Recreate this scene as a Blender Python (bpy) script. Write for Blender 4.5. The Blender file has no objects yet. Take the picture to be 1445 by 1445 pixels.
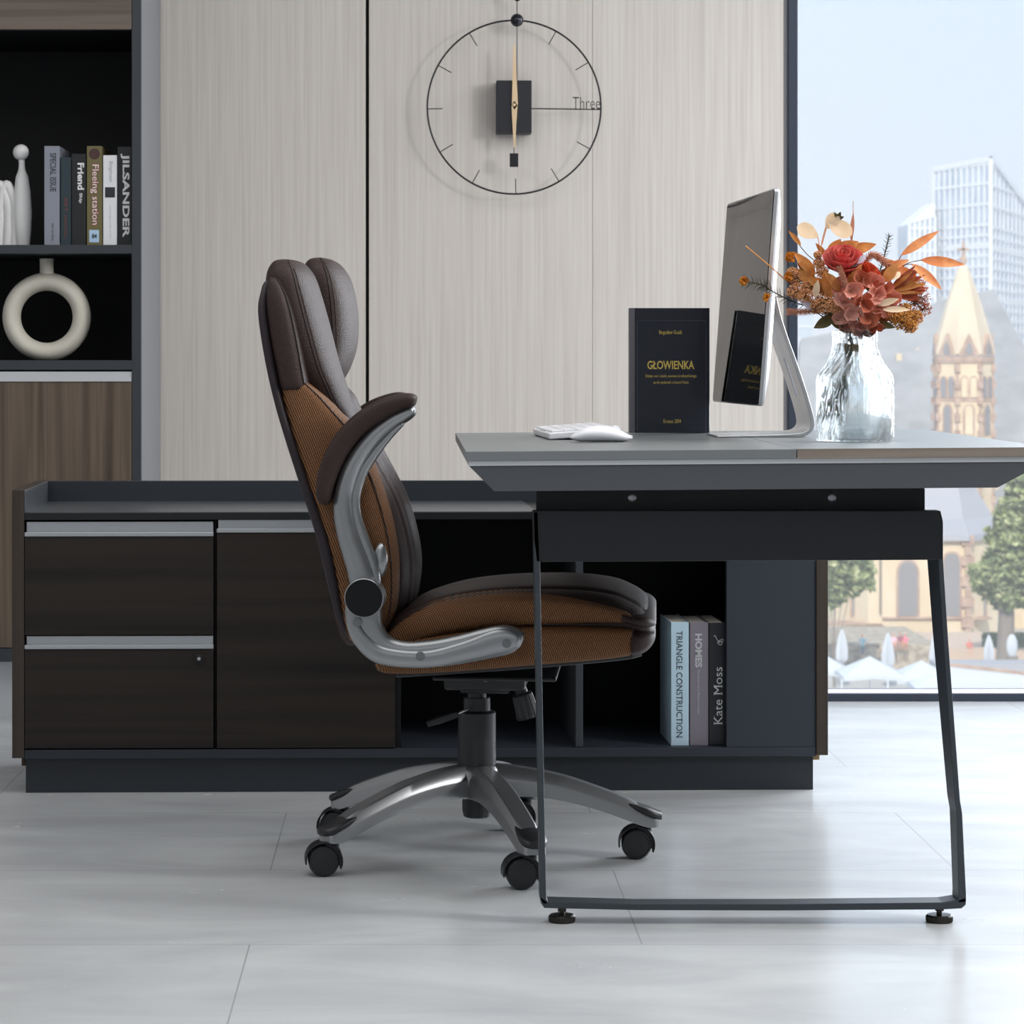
import bpy, math, random
import numpy as np
from mathutils import Matrix, Vector
S = bpy.context.scene
C = S.collection
rnd = random.Random(7)
PI = math.pi
# ------------------------------------------------------------------ camera
F = 3950.0          # focal length in pixels of the 1445 px frame
VX, VY, H = 583.0, 505.0, 0.897
cam_d = bpy.data.cameras.new('camera'); cam = bpy.data.objects.new('camera', cam_d); C.objects.link(cam)
cam.location = (0, 0, H); cam.rotation_euler = (PI/2, 0, 0)
cam_d.sensor_width = 36; cam_d.lens = F/1445*36
cam_d.shift_x = (722.5-VX)/1445; cam_d.shift_y = -(722.5-VY)/1445
cam_d.clip_start = 0.1; cam_d.clip_end = 3000
cam_d.dof.use_dof = True; cam_d.dof.focus_distance = 4.95; cam_d.dof.aperture_fstop = 18
S.camera = cam
# ------------------------------------------------------------------ exposure, sky, sun, big lights
S.view_settings.view_transform = 'Standard'; S.view_settings.look = 'None'
S.view_settings.gamma = 1; S.view_settings.use_curve_mapping = False
S.view_settings.exposure = 0.0
S.cycles.max_bounces = 10; S.cycles.transparent_max_bounces = 16; S.cycles.transmission_bounces = 10
S.cycles.sample_clamp_indirect = 6; S.cycles.caustics_reflective = False; S.cycles.caustics_refractive = False
S.cycles.use_denoising = True
w = bpy.data.worlds.new('sky'); S.world = w; w.use_nodes = True
nt = w.node_tree; bg = nt.nodes['Background']
tc = nt.nodes.new('ShaderNodeTexCoord'); sp = nt.nodes.new('ShaderNodeSeparateXYZ'); mr = nt.nodes.new('ShaderNodeMapRange')
cr = nt.nodes.new('ShaderNodeValToRGB')
nt.links.new(tc.outputs['Generated'], sp.inputs[0]); nt.links.new(sp.outputs['Z'], mr.inputs[0])
mr.inputs[1].default_value = -0.02; mr.inputs[2].default_value = 0.16
nt.links.new(mr.outputs[0], cr.inputs[0]); nt.links.new(cr.outputs[0], bg.inputs[0])
cr.color_ramp.elements[0].color = (0.86, 0.89, 0.95, 1); cr.color_ramp.elements[1].color = (0.62, 0.79, 1.0, 1)
bg.inputs[1].default_value = 1.3
def lamp(name, kind, loc, target, energy, size=None, size_y=None, color=(1, 1, 1)):
    d = bpy.data.lights.new(name, kind); o = bpy.data.objects.new(name, d); C.objects.link(o)
    o.location = loc; v = Vector(target) - Vector(loc); o.rotation_euler = v.to_track_quat('-Z', 'Y').to_euler()
    d.energy = energy; d.color = color
    if kind == 'AREA':
        d.shape = 'RECTANGLE'; d.size = size; d.size_y = size_y or size
    return o
sun = lamp('sun', 'SUN', (0, -10, 20), (3.2, 6, 7), 4.6, color=(1, .93, .82)); sun.data.angle = 0.01
# softbox key at the right, then fill lamps added to brighten the room
lamp('side_key_light', 'AREA', (4.0, 3.3, 2.2), (0.0, 6.6, 0.9), 76, .6, .7, (1, .98, .96))  # softbox key from the right; the wall there has no window
lamp('window_fill', 'AREA', (2.75, 7.25, 1.4), (1.7, 5.0, 0.0), 190, 2.0, 2.5, (.93, .96, 1))  # fill added inside the glazing to brighten the right part of the floor
lamp('overhead_fill', 'AREA', (-0.7, 3.7, 2.85), (-0.7, 3.7, 0), 58, 3.2, 3.4, (1, .99, .98))  # added overhead fill without a fitting, lifts the left floor
lamp('overhead_fill', 'AREA', (2.3, 4.3, 2.85), (2.1, 4.4, 0), 62, 1.6, 2.6, (1, .99, .98))  # second added overhead fill, for the right floor and desk top
lamp('rear_fill', 'AREA', (-1.2, -0.5, 1.9), (0, 5.5, 0.7), 11, 2.4, 1.6, (.93, .96, 1))  # fill added behind the camera for the fronts; that wall is closed
# ------------------------------------------------------------------ helpers
def P(px, py, Z): return Vector(((px-VX)/F*Z, Z, H-(py-VY)/F*Z))
def lin(c):
    return tuple(((x/255)/12.92 if x/255 <= .04045 else ((x/255+.055)/1.055)**2.4) for x in c)
class Frame:
    """a thing's own axes on the floor: origin, heading; finds points by sighting on its local planes"""
    def __init__(s, ox, oy, deg):
        s.ox, s.oy = ox, oy; a = math.radians(deg); s.c, s.s = math.cos(a), math.sin(a)
        s.M = Matrix.Translation((ox, oy, 0)) @ Matrix.Rotation(a, 4, 'Z')
    def at(f, px, py, ly):   # local point on plane local_y = ly
        a = (px-VX)/F; b = (py-VY)/F
        # local y = -(X-ox)*s + (Y-oy)*c
        t = (ly - f.ox*f.s + f.oy*f.c)/(-a*f.s + f.c)
        X, Y = a*t-f.ox, t-f.oy
        return Vector((X*f.c+Y*f.s, ly, H-b*t))
    def w(f, v): return f.M @ Vector(v)
XF = {}
class MB:
    def __init__(s, M=None): s.v = []; s.f = []; s.M = M
    def add(s, vs, fs):
        n = len(s.v)
        for p in vs:
            p = Vector(p); s.v.append(s.M @ p if s.M else p)
        s.f += [tuple(i+n for i in f) for f in fs]
    def box(s, x0, x1, y0, y1, z0, z1, R=None):
        vs = [Vector((x, y, z)) for x in (x0, x1) for y in (y0, y1) for z in (z0, z1)]
        if R: vs = [R @ p for p in vs]
        s.add(vs, [(0, 1, 3, 2), (4, 6, 7, 5), (0, 4, 5, 1), (2, 3, 7, 6), (0, 2, 6, 4), (1, 5, 7, 3)]); return s
    def loops(s, ls, cap=True, close=True):
        n = len(ls[0]); vs = [p for l in ls for p in l]; fs = []
        for i in range(len(ls)-1):
            for j in range(n if close else n-1):
                k = (j+1) % n
                fs.append((i*n+j, i*n+k, (i+1)*n+k, (i+1)*n+j))
        if cap:
            fs.append(tuple(range(n))[::-1]); fs.append(tuple((len(ls)-1)*n+j for j in range(n)))
        s.add(vs, fs); return s
    def tube(s, path, r, n=10, cap=True, up=None, flat=1.0, p=2.0):
        path = [Vector(q) for q in path]; m = len(path)
        rs = r if isinstance(r, (list, tuple)) else [r]*m
        ls = []; pu = Vector(up) if up else None
        for i, q in enumerate(path):
            t = (path[min(i+1, m-1)]-path[max(i-1, 0)]).normalized()
            if pu is None: pu = Vector((0, 0, 1)) if abs(t.z) < .9 else Vector((1, 0, 0))
            a = t.cross(pu)
            if a.length < 1e-6: a = t.orthogonal()
            a.normalize(); b = a.cross(t).normalized()
            if not up: pu = b
            rr = rs[i]; ra, rb = rr if isinstance(rr, (list, tuple)) else (rr, rr*flat)
            ls.append([q + a*ra*sgp(math.cos(2*PI*k/n), 2/p) + b*rb*sgp(math.sin(2*PI*k/n), 2/p) for k in range(n)])
        return s.loops(ls, cap)
    def cyl(s, a, b, r, n=24, r2=None):
        return s.tube([a, b], [r, r if r2 is None else r2], n)
    def lathe(s, prof, c, n=32, axis=None, cap=True):
        c = Vector(c); R = Vector((0, 0, 1)).rotation_difference(Vector(axis)).to_matrix() if axis else Matrix.Identity(3)
        ls = [[c + R @ Vector((r*math.cos(2*PI*k/n), r*math.sin(2*PI*k/n), z)) for k in range(n)] for r, z in prof]
        return s.loops(ls, cap)
    def ball(s, c, r, n=12, m=8):
        c = Vector(c); r = Vector(r) if not isinstance(r, (int, float)) else Vector((r, r, r))
        ls = []
        for i in range(m+1):
            t = PI*(i/m); t = min(max(t, .05), PI-.05)
            ls.append([c + Vector((r.x*math.sin(t)*math.cos(2*PI*k/n), r.y*math.sin(t)*math.sin(2*PI*k/n), -r.z*math.cos(t))) for k in range(n)])
        return s.loops(ls)
    def octa(s, c, r):
        c = Vector(c)
        s.add([c+Vector(d)*r for d in ((1, 0, 0), (-1, 0, 0), (0, 1, 0), (0, -1, 0), (0, 0, 1), (0, 0, -1))],
              [(0, 2, 4), (2, 1, 4), (1, 3, 4), (3, 0, 4), (2, 0, 5), (1, 2, 5), (3, 1, 5), (0, 3, 5)]); return s
    def prism(s, poly, d):
        d = Vector(d); return s.loops([[Vector(p) for p in poly], [Vector(p)+d for p in poly]])
    def build(s, name, mat, parent=None, bevel=0, seg=2, smooth=True, angle=38, subsurf=0, origin=None):
        me = bpy.data.meshes.new(name)
        if parent is not None:
            inv = XF[parent.name].inverted(); vs = [inv @ p for p in s.v]
        else:
            if origin is None:
                xs = [p.x for p in s.v]; ys = [p.y for p in s.v]; zs = [p.z for p in s.v]
                origin = Vector(((min(xs)+max(xs))/2, (min(ys)+max(ys))/2, min(zs)))
            vs = [p-origin for p in s.v]
        me.from_pydata([tuple(p) for p in vs], [], s.f); me.validate()
        o = bpy.data.objects.new(name, me); C.objects.link(o)
        if mat: me.materials.append(mat)
        import bmesh
        bm = bmesh.new(); bm.from_mesh(me); bmesh.ops.recalc_face_normals(bm, faces=bm.faces); bm.to_mesh(me); bm.free()
        if smooth:
            for q in me.polygons: q.use_smooth = True
            me.set_sharp_from_angle(angle=math.radians(angle))
        if parent is not None: o.parent = parent; XF[o.name] = XF[parent.name]
        else: o.location = origin; XF[o.name] = Matrix.Translation(origin)
        if bevel:
            b = o.modifiers.new('bevel', 'BEVEL'); b.width = bevel; b.segments = seg; b.limit_method = 'ANGLE'; b.angle_limit = math.radians(35)
        if subsurf:
            u = o.modifiers.new('sub', 'SUBSURF'); u.levels = subsurf; u.render_levels = subsurf
        return o
def sgp(x, e): return math.copysign(abs(x)**e, x)
def thing(name, label, cat, loc, rot=0, group=None, M=None):
    o = bpy.data.objects.new(name, None); C.objects.link(o); o.empty_display_size = .05
    M = M or (Matrix.Translation(loc) @ Matrix.Rotation(rot, 4, 'Z'))
    o.matrix_world = M; XF[o.name] = M.copy()
    return tag(o, label, cat, group)
def tag(o, label, cat, group=None, kind=None):
    o['label'] = label; o['category'] = cat
    if group: o['group'] = group
    if kind: o['kind'] = kind
    return o
def struct(o): o['kind'] = 'structure'; return o
def cat_rom(pts, n=8, closed=False):
    pts = [tuple(p) for p in pts]; out = []; m = len(pts)
    rng = range(m if closed else m-1)
    for i in rng:
        g = (lambda k: pts[k % m]) if closed else (lambda k: pts[min(max(k, 0), m-1)])
        p0, p1, p2, p3 = g(i-1), g(i), g(i+1), g(i+2)
        for k in range(n):
            t = k/n
            out.append(tuple(.5*((2*b)+(-a+c)*t+(2*a-5*b+4*c-d)*t*t+(-a+3*b-3*c+d)*t**3) for a, b, c, d in zip(p0, p1, p2, p3)))
    if not closed: out.append(pts[-1])
    return out
# ------------------------------------------------------------------ materials
def mat(name, col, rough=.5, metal=0, spec=.5, coat=0, trans=0, ior=1.45, emit=0, bump=None, sheen=0):
    m = bpy.data.materials.new(name); m.use_nodes = True; b = m.node_tree.nodes['Principled BSDF']
    c = lin(col); b.inputs['Base Color'].default_value = (*c, 1); b.inputs['Roughness'].default_value = rough
    b.inputs['Metallic'].default_value = metal; b.inputs['Specular IOR Level'].default_value = spec
    b.inputs['Coat Weight'].default_value = coat; b.inputs['Transmission Weight'].default_value = trans; b.inputs['IOR'].default_value = ior
    b.inputs['Sheen Weight'].default_value = sheen
    if bump:
        sc, st = bump[0], bump[1]; kind = bump[2] if len(bump) > 2 else 'noise'; stretch = bump[3] if len(bump) > 3 else (1, 1, 1)
        t = tex(m, kind, sc, stretch); bm = m.node_tree.nodes.new('ShaderNodeBump'); bm.inputs['Strength'].default_value = st
        bm.inputs['Distance'].default_value = .002
        m.node_tree.links.new(t, bm.inputs['Height']); m.node_tree.links.new(bm.outputs[0], b.inputs['Normal'])
    return m
def tex(m, kind, scale, stretch=(1, 1, 1), detail=4):
    nt = m.node_tree; N = nt.nodes; tc = N.new('ShaderNodeTexCoord'); mp = N.new('ShaderNodeMapping'); mp.inputs['Scale'].default_value = stretch
    nt.links.new(tc.outputs['Object'], mp.inputs[0])
    if kind == 'voronoi':
        t = N.new('ShaderNodeTexVoronoi'); t.inputs['Scale'].default_value = scale; nt.links.new(mp.outputs[0], t.inputs['Vector']); return t.outputs['Distance']
    t = N.new('ShaderNodeTexNoise'); t.inputs['Scale'].default_value = scale; t.inputs['Detail'].default_value = detail
    nt.links.new(mp.outputs[0], t.inputs['Vector']); return t.outputs[0]
def vary(m, cols, scale, stretch=(1, 1, 1), lo=.35, hi=.65, detail=5, rough=None):
    """base colour runs through cols along a stretched noise"""
    nt = m.node_tree; t = tex(m, 'noise', scale, stretch, detail); r = nt.nodes.new('ShaderNodeValToRGB')
    els = r.color_ramp.elements
    while len(els) < len(cols): els.new(.5)
    for i, c in enumerate(cols):
        els[i].position = lo + (hi-lo)*i/(len(cols)-1); els[i].color = (*lin(c), 1)
    nt.links.new(t, r.inputs[0]); b = nt.nodes['Principled BSDF']; nt.links.new(r.outputs[0], b.inputs['Base Color'])
    if rough:
        mr = nt.nodes.new('ShaderNodeMapRange'); mr.inputs[1].default_value = lo; mr.inputs[2].default_value = hi
        mr.inputs[3].default_value = rough[0]; mr.inputs[4].default_value = rough[1]
        nt.links.new(t, mr.inputs[0]); nt.links.new(mr.outputs[0], b.inputs['Roughness'])
    return m
def text_mesh(body, p0, right, up, width, height, parent, mt, name='lettering', bold=0, label=None, serif=False):
    """raised lettering whose bounding box is width x height, lower left corner p0"""
    cu = bpy.data.curves.new('t', 'FONT'); cu.body = body; cu.offset = bold; cu.resolution_u = 3
    o = bpy.data.objects.new('t', cu); me = o.to_mesh()
    vs = [v.co.copy() for v in me.vertices]; fs = [tuple(f.vertices) for f in me.polygons]
    if serif:
        cnt = {}
        for f in fs:
            for i in range(len(f)):
                e = tuple(sorted((f[i], f[i-1]))); cnt[e] = cnt.get(e, 0)+1
        ys = sorted({round(v.y, 3) for v in vs}); lev = {}
        hz = [(min(vs[a].x, vs[b].x), max(vs[a].x, vs[b].x), vs[a].y) for (a, b), c in cnt.items() if c == 1 and abs(vs[a].y-vs[b].y) < .004 and .05 < abs(vs[a].x-vs[b].x) < .2]
        top = max(v.y for v in vs)
        for xa, xb, y in hz:
            if abs(y) < .02: ya, yb = 0, .035
            elif y > top-.06 or abs(y-.52) < .06: ya, yb = y-.035, y
            else: continue
            n_ = len(vs); vs += [Vector((xa-.06, ya, 0)), Vector((xb+.06, ya, 0)), Vector((xb+.06, yb, 0)), Vector((xa-.06, yb, 0))]; fs.append((n_, n_+1, n_+2, n_+3))
    o.to_mesh_clear(); bpy.data.objects.remove(o)
    x0 = min(v.x for v in vs); x1 = max(v.x for v in vs); y0 = min(v.y for v in vs); y1 = max(v.y for v in vs)
    right = Vector(right).normalized(); up = Vector(up).normalized(); n = right.cross(up)
    m = MB(); p0 = Vector(p0)
    m.add([p0 + right*((v.x-x0)/(x1-x0)*width) + up*((v.y-y0)/(y1-y0)*height) + n*.0004 for v in vs], fs)
    ob = m.build(name, mt, parent, smooth=False)
    # keep the face normals of the lettering towards the reader
    if label: ob['label'] = label
    return ob
# ------------------------------------------------------------------ material library
def wood(name, cols, along, rough=.42):
    st = {'x': (.25, 6, 9), 'z': (9, 6, .25), 'y': (6, .25, 9)}[along]
    m = mat(name, cols[0], rough, spec=.35); vary(m, cols, 3.2, st, .3, .7, 8); return m
M_wall = mat('wall_panel', (204, 199, 194), .62, spec=.3)
vary(M_wall, [(188, 182, 176), (197, 191, 185), (203, 198, 192)], 7, (22, 22, .35), .3, .7, 8)
M_plaster = mat('white_plaster', (186, 186, 186), .8)
M_grey_ceil = mat('ceiling_paint', (172, 172, 172), .85)
M_black = mat('black_lacquer', (22, 24, 27), .38, spec=.4)
M_inside = mat('black_melamine', (13, 15, 18), .6, spec=.3)
M_shelf = mat('charcoal_melamine', (54, 58, 63), .5, spec=.4)
M_side = mat('grey_melamine', (116, 117, 121), .55)
M_slate = mat('slate_melamine', (40, 46, 54), .5, spec=.4)
M_wood_z = wood('walnut_upright', [(60, 50, 43), (84, 72, 62), (104, 91, 79), (72, 61, 52)], 'z')
M_wood_x = wood('walnut_level', [(20, 16, 14), (31, 26, 22), (38, 31, 26), (24, 20, 17)], 'x')
M_wood_x2 = wood('walnut_pale_level', [(76, 67, 60), (96, 86, 78), (110, 99, 91), (82, 73, 66)], 'x')
M_alu = mat('brushed_aluminium', (176, 180, 184), .32, .85, bump=(60, .08, 'noise', (1, 60, 60)))
M_alu_light = mat('pale_aluminium', (200, 203, 206), .4, .5)
M_tray = mat('grey_metal_tray', (98, 102, 107), .3, .6, bump=(30, .05, 'noise', (1, 60, 60)))
M_rail = mat('dark_rail', (33, 38, 45), .42)
M_frame = mat('window_frame_metal', (48, 56, 70), .4, .2)
M_white = mat('white_plastic', (232, 233, 238), .3)
M_steel_dark = mat('powder_coated_steel', (58, 64, 70), .42, .35, bump=(500, .15))
M_steel_black = mat('black_steel', (26, 29, 33), .36, .2, bump=(500, .06))
M_desk = mat('desk_grey', (112, 116, 118), .38, spec=.5)
M_apron = mat('desk_apron_grey', (72, 75, 80), .55)
M_leather = mat('brown_leather', (50, 38, 36), .5, spec=.24, bump=(420, .35, 'voronoi'))
M_leather2 = mat('brown_leather_shell', (44, 38, 42), .46, spec=.3, bump=(420, .2, 'voronoi'))
M_silver = mat('silver_painted_metal', (146, 148, 150), .31, .82)
M_plastic = mat('black_plastic', (30, 31, 34), .4)
M_plastic_gl = mat('glossy_black_plastic', (12, 12, 14), .12)
M_thread = mat('dark_thread', (30, 22, 22), .8)
M_chrome = mat('chrome', (210, 210, 210), .15, 1)
# woven side fabric of the chair: small amber cells on dark ground
M_fabric = mat('woven_brown_fabric', (150, 95, 55), .7, spec=.25)
def weave(m, k):
    nt = m.node_tree; N = nt.nodes; L = nt.links; tc = N.new('ShaderNodeTexCoord'); mp = N.new('ShaderNodeMapping')
    mp.inputs['Rotation'].default_value = (0, math.radians(22), 0); L.new(tc.outputs['Object'], mp.inputs[0])
    sp = N.new('ShaderNodeSeparateXYZ'); L.new(mp.outputs[0], sp.inputs[0])
    def op(o, a, b=None):
        n = N.new('ShaderNodeMath'); n.operation = o
        for i, q in enumerate((a, b)):
            if q is None: continue
            if isinstance(q, (int, float)): n.inputs[i].default_value = q
            else: L.new(q, n.inputs[i])
        return n.outputs[0]
    x = op('MULTIPLY', op('ADD', sp.outputs['X'], op('MULTIPLY', sp.outputs['Y'], .35)), k); z = op('MULTIPLY', sp.outputs['Z'], k*1.25)
    h = op('MULTIPLY', op('SINE', op('ADD', x, z)), op('SINE', op('SUBTRACT', x, z)))
    r = N.new('ShaderNodeValToRGB'); L.new(op('ADD', op('MULTIPLY', h, .5), .5), r.inputs[0])
    e = r.color_ramp.elements; e[0].position = .38; e[0].color = (*lin((42, 28, 21)), 1); e[1].position = .8; e[1].color = (*lin((160, 112, 72)), 1)
    b = N['Principled BSDF']; L.new(r.outputs[0], b.inputs['Base Color'])
    bm = N.new('ShaderNodeBump'); bm.inputs['Strength'].default_value = .6; bm.inputs['Distance'].default_value = .001
    L.new(h, bm.inputs['Height']); L.new(bm.outputs[0], b.inputs['Normal'])
weave(M_fabric, 900)
# floor: large pale grey tiles, running bond
M_floor = mat('grey_floor_tile', (176, 180, 183), .3, spec=.7)
def floor_nodes(m):
    nt = m.node_tree; N = nt.nodes; L = nt.links; b = N['Principled BSDF']
    tc = N.new('ShaderNodeTexCoord'); mp = N.new('ShaderNodeMapping'); mp.inputs['Location'].default_value = (.25, -4.28+.62*8, 0)
    L.new(tc.outputs['Object'], mp.inputs[0])
    br = N.new('ShaderNodeTexBrick'); L.new(mp.outputs[0], br.inputs[0])
    br.inputs['Scale'].default_value = 1; br.inputs['Brick Width'].default_value = 1.2; br.inputs['Row Height'].default_value = .62
    br.inputs['Mortar Size'].default_value = .0014; br.inputs['Mortar Smooth'].default_value = .3; br.offset = .5; br.offset_frequency = 2
    n1 = N.new('ShaderNodeTexNoise'); n1.inputs['Scale'].default_value = 1.6; n1.inputs['Detail'].default_value = 9; n1.inputs['Distortion'].default_value = 1.4
    mp2 = N.new('ShaderNodeMapping'); mp2.inputs['Rotation'].default_value = (0, 0, .5); mp2.inputs['Scale'].default_value = (1, 2.2, 1)
    L.new(tc.outputs['Object'], mp2.inputs[0]); L.new(mp2.outputs[0], n1.inputs['Vector'])
    r = N.new('ShaderNodeValToRGB'); L.new(n1.outputs[0], r.inputs[0]); e = r.color_ramp.elements
    e[0].position = .32; e[0].color = (*lin((176, 179, 182)), 1); e[1].position = .68; e[1].color = (*lin((195, 198, 200)), 1)
    mx = N.new('ShaderNodeMix'); mx.data_type = 'RGBA'; L.new(br.outputs['Fac'], mx.inputs[0]); L.new(r.outputs[0], mx.inputs[6])
    mx.inputs[7].default_value = (*lin((156, 158, 160)), 1); L.new(mx.outputs[2], b.inputs['Base Color'])
    n2 = N.new('ShaderNodeTexNoise'); n2.inputs['Scale'].default_value = 5; n2.inputs['Detail'].default_value = 6; L.new(mp2.outputs[0], n2.inputs['Vector'])
    rr = N.new('ShaderNodeMapRange'); L.new(n2.outputs[0], rr.inputs[0]); rr.inputs[3].default_value = .17; rr.inputs[4].default_value = .32
    L.new(rr.outputs[0], b.inputs['Roughness'])
    bm = N.new('ShaderNodeBump'); bm.inputs['Strength'].default_value = .12; bm.inputs['Distance'].default_value = .002
    L.new(n2.outputs[0], bm.inputs['Height']); L.new(bm.outputs[0], b.inputs['Normal'])
floor_nodes(M_floor)
# clear window pane
M_pane = bpy.data.materials.new('window_glass'); M_pane.use_nodes = True
def pane_nodes(m):
    nt = m.node_tree; N = nt.nodes; L = nt.links; N.remove(N['Principled BSDF'])
    t = N.new('ShaderNodeBsdfTransparent'); t.inputs[0].default_value = (.98, .985, .99, 1); g = N.new('ShaderNodeBsdfGlossy'); g.inputs['Roughness'].default_value = .02
    fr = N.new('ShaderNodeFresnel'); fr.inputs[0].default_value = 1.3; mx = N.new('ShaderNodeMixShader')
    L.new(fr.outputs[0], mx.inputs[0]); L.new(t.outputs[0], mx.inputs[1]); L.new(g.outputs[0], mx.inputs[2]); L.new(mx.outputs[0], N['Material Output'].inputs[0])
pane_nodes(M_pane)
# ------------------------------------------------------------------ room
YW = 7.42; XL, XR, YB, ZC = -2.6, 4.3, -1.6, 3.0
def px_x(px, Z): return (px-VX)/F*Z
def px_z(py, Z): return H-(py-VY)/F*Z
WX = px_x(1112, YW)       # where the panelled wall ends and the window begins
struct(MB().box(XL, XR, YB, 7.40, -.1, 0).build('floor', M_floor, smooth=False, origin=Vector((0, 0, 0))))
struct(MB().box(XL, XR, YB, YW+.35, ZC, ZC+.1).build('ceiling', M_grey_ceil, smooth=False))
struct(MB().box(XL-.1, XL, YB, YW+.35, 0, ZC).build('wall_left', M_plaster, smooth=False))
struct(MB().box(XR, XR+.1, YB, YW+.35, 0, ZC).build('wall_right', M_plaster, smooth=False))
struct(MB().box(XL, XR, YB-.1, YB, 0, ZC).build('wall_rear', M_plaster, smooth=False))
seam = [px_x(q, YW) for q in (518.3, 836)]
wall = MB()
edges = [XL, seam[0]-.0045, seam[0]+.0045, WX]
wb = MB().box(XL, WX, YW+.02, YW+.35, 0, ZC)
wo = struct(wb.build('wall_back', M_inside, smooth=False))
for a, b in ((XL, seam[0]-.0045), (seam[0]+.0045, seam[1]-.0004), (seam[1]+.0004, WX-.012)):
    MB().box(a, b, YW, YW+.02, 0, ZC).build('wall_panel', M_wall, wo, bevel=.0008, smooth=False)
MB().box(WX-.011, WX, YW+.004, YW+.02, 0, ZC).build('edge_strip', M_side, wo, smooth=False)
# window: frame, sill and pane
wroot = MB()
FB = px_z(990, YW+.0)
x0 = WX; xg = px_x(1125.5, YW)
zf0, zf1 = 0.0, px_z(978, YW)
fr = MB().box(x0, xg, YW-.005, YW+.12, 0, ZC).box(xg, XR, YW-.115, YW+.0, 0, px_z(978.5, YW-.115)).box(xg, XR, YW-.005, YW+.12, ZC-.06, ZC).box(2.7, 2.76, YW, YW+.12, zf1, ZC-.06)
win = struct(fr.build('window_1', M_frame, smooth=False, bevel=.002))
MB().box(xg, xg+.0045, YW+.02, YW+.1, zf1, ZC-.06).build('glazing_bead', M_white, win, smooth=False)
MB().box(xg, XR, YW-.112, YW-.03, px_z(978.5, YW-.115)-.001, px_z(978.5, YW-.115)+.0015).build('sill', M_white, win, smooth=False)
MB().box(xg+.0045, 2.7, YW+.055, YW+.061, -.05, ZC-.06).box(2.76, XR, YW+.055, YW+.061, -.05, ZC-.06).build('pane', M_pane, win, smooth=False)
struct(MB().box(XL, px_x(199, 6.9)-.02, YW-.03, YW, 0, .09).build('baseboard_back', M_white, smooth=False))
# ------------------------------------------------------------------ bookcase
ZB = 6.9; sB = F/ZB
bx = lambda q: px_x(q, ZB); bz = lambda q: px_z(q, ZB)
bc = thing('bookcase', 'tall dark bookcase with walnut doors standing left against the panelled wall', 'bookcase', (bx(20), (ZB+YW)/2, 0))
XBL = bx(-330)
yb0, yb1 = ZB, YW-.002
MB().box(bx(186), bx(199), yb0, yb1-.001, 0.1, 2.5).build('side_panel', M_shelf, bc, bevel=.001, smooth=False)
MB().box(bx(199), bx(199)+.0015, yb0+.003, yb1-.001, .1, 2.5).build('side_laminate', M_side, bc, smooth=False)
MB().box(XBL, XBL+.02, yb0, yb1, 0.1, 2.5).build('side_panel', M_shelf, bc, bevel=.001, smooth=False)
MB().box(XBL+.02, bx(186), yb1-.02, yb1, .1, 2.5).build('back_panel', M_inside, bc, smooth=False)
MB().box(XBL+.02, bx(186), yb0, yb1-.02, bz(358), bz(345.5)).build('shelf', M_shelf, bc, bevel=.001, smooth=False)
MB().box(XBL+.02, bx(186), yb0, yb1-.02, bz(522), bz(508.5)).build('shelf', M_shelf, bc, bevel=.001, smooth=False)
MB().box(XBL+.02, bx(186), yb0+.02, yb1-.02, bz(42.5), bz(39)).build('shelf', M_inside, bc, smooth=False)
MB().box(bx(186)-.0015, bx(186), yb0+.004, yb1-.02, bz(508), bz(42)).build('side_liner', M_inside, bc, smooth=False)
for xa, xb in ((bx(-70)+.002, bx(185.5)), (XBL+.022, bx(-70)-.002)):
    MB().box(xa, xb, yb0, yb0+.018, bz(41.5), 2.45).build('door', M_wood_x2, bc, bevel=.001, smooth=False)
    d = MB().box(xa, xb, yb0, yb0+.018, bz(914), bz(538.5)).build('door', M_wood_z, bc, bevel=.001, smooth=False)
    MB().box(xa, xb, yb0+.004, yb0+.018, bz(534), bz(524.5)).box(xa, xb, yb0-.004, yb0+.018, bz(538.3), bz(533.5)).build('handle', M_alu_light, d, smooth=False)
MB().box(XBL, bx(199), yb0, yb1, bz(934), bz(915)).build('base_board', M_shelf, bc, smooth=False)
MB().box(XBL+.02, bx(186), yb0+.07, yb0+.09, 0, bz(934)).box(XBL+.02, XBL+.04, yb0+.09, yb1, 0, bz(934)).box(bx(186)-.02, bx(186), yb0+.09, yb1, 0, bz(934)).build('plinth', M_alu_light, bc, smooth=False)
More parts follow.
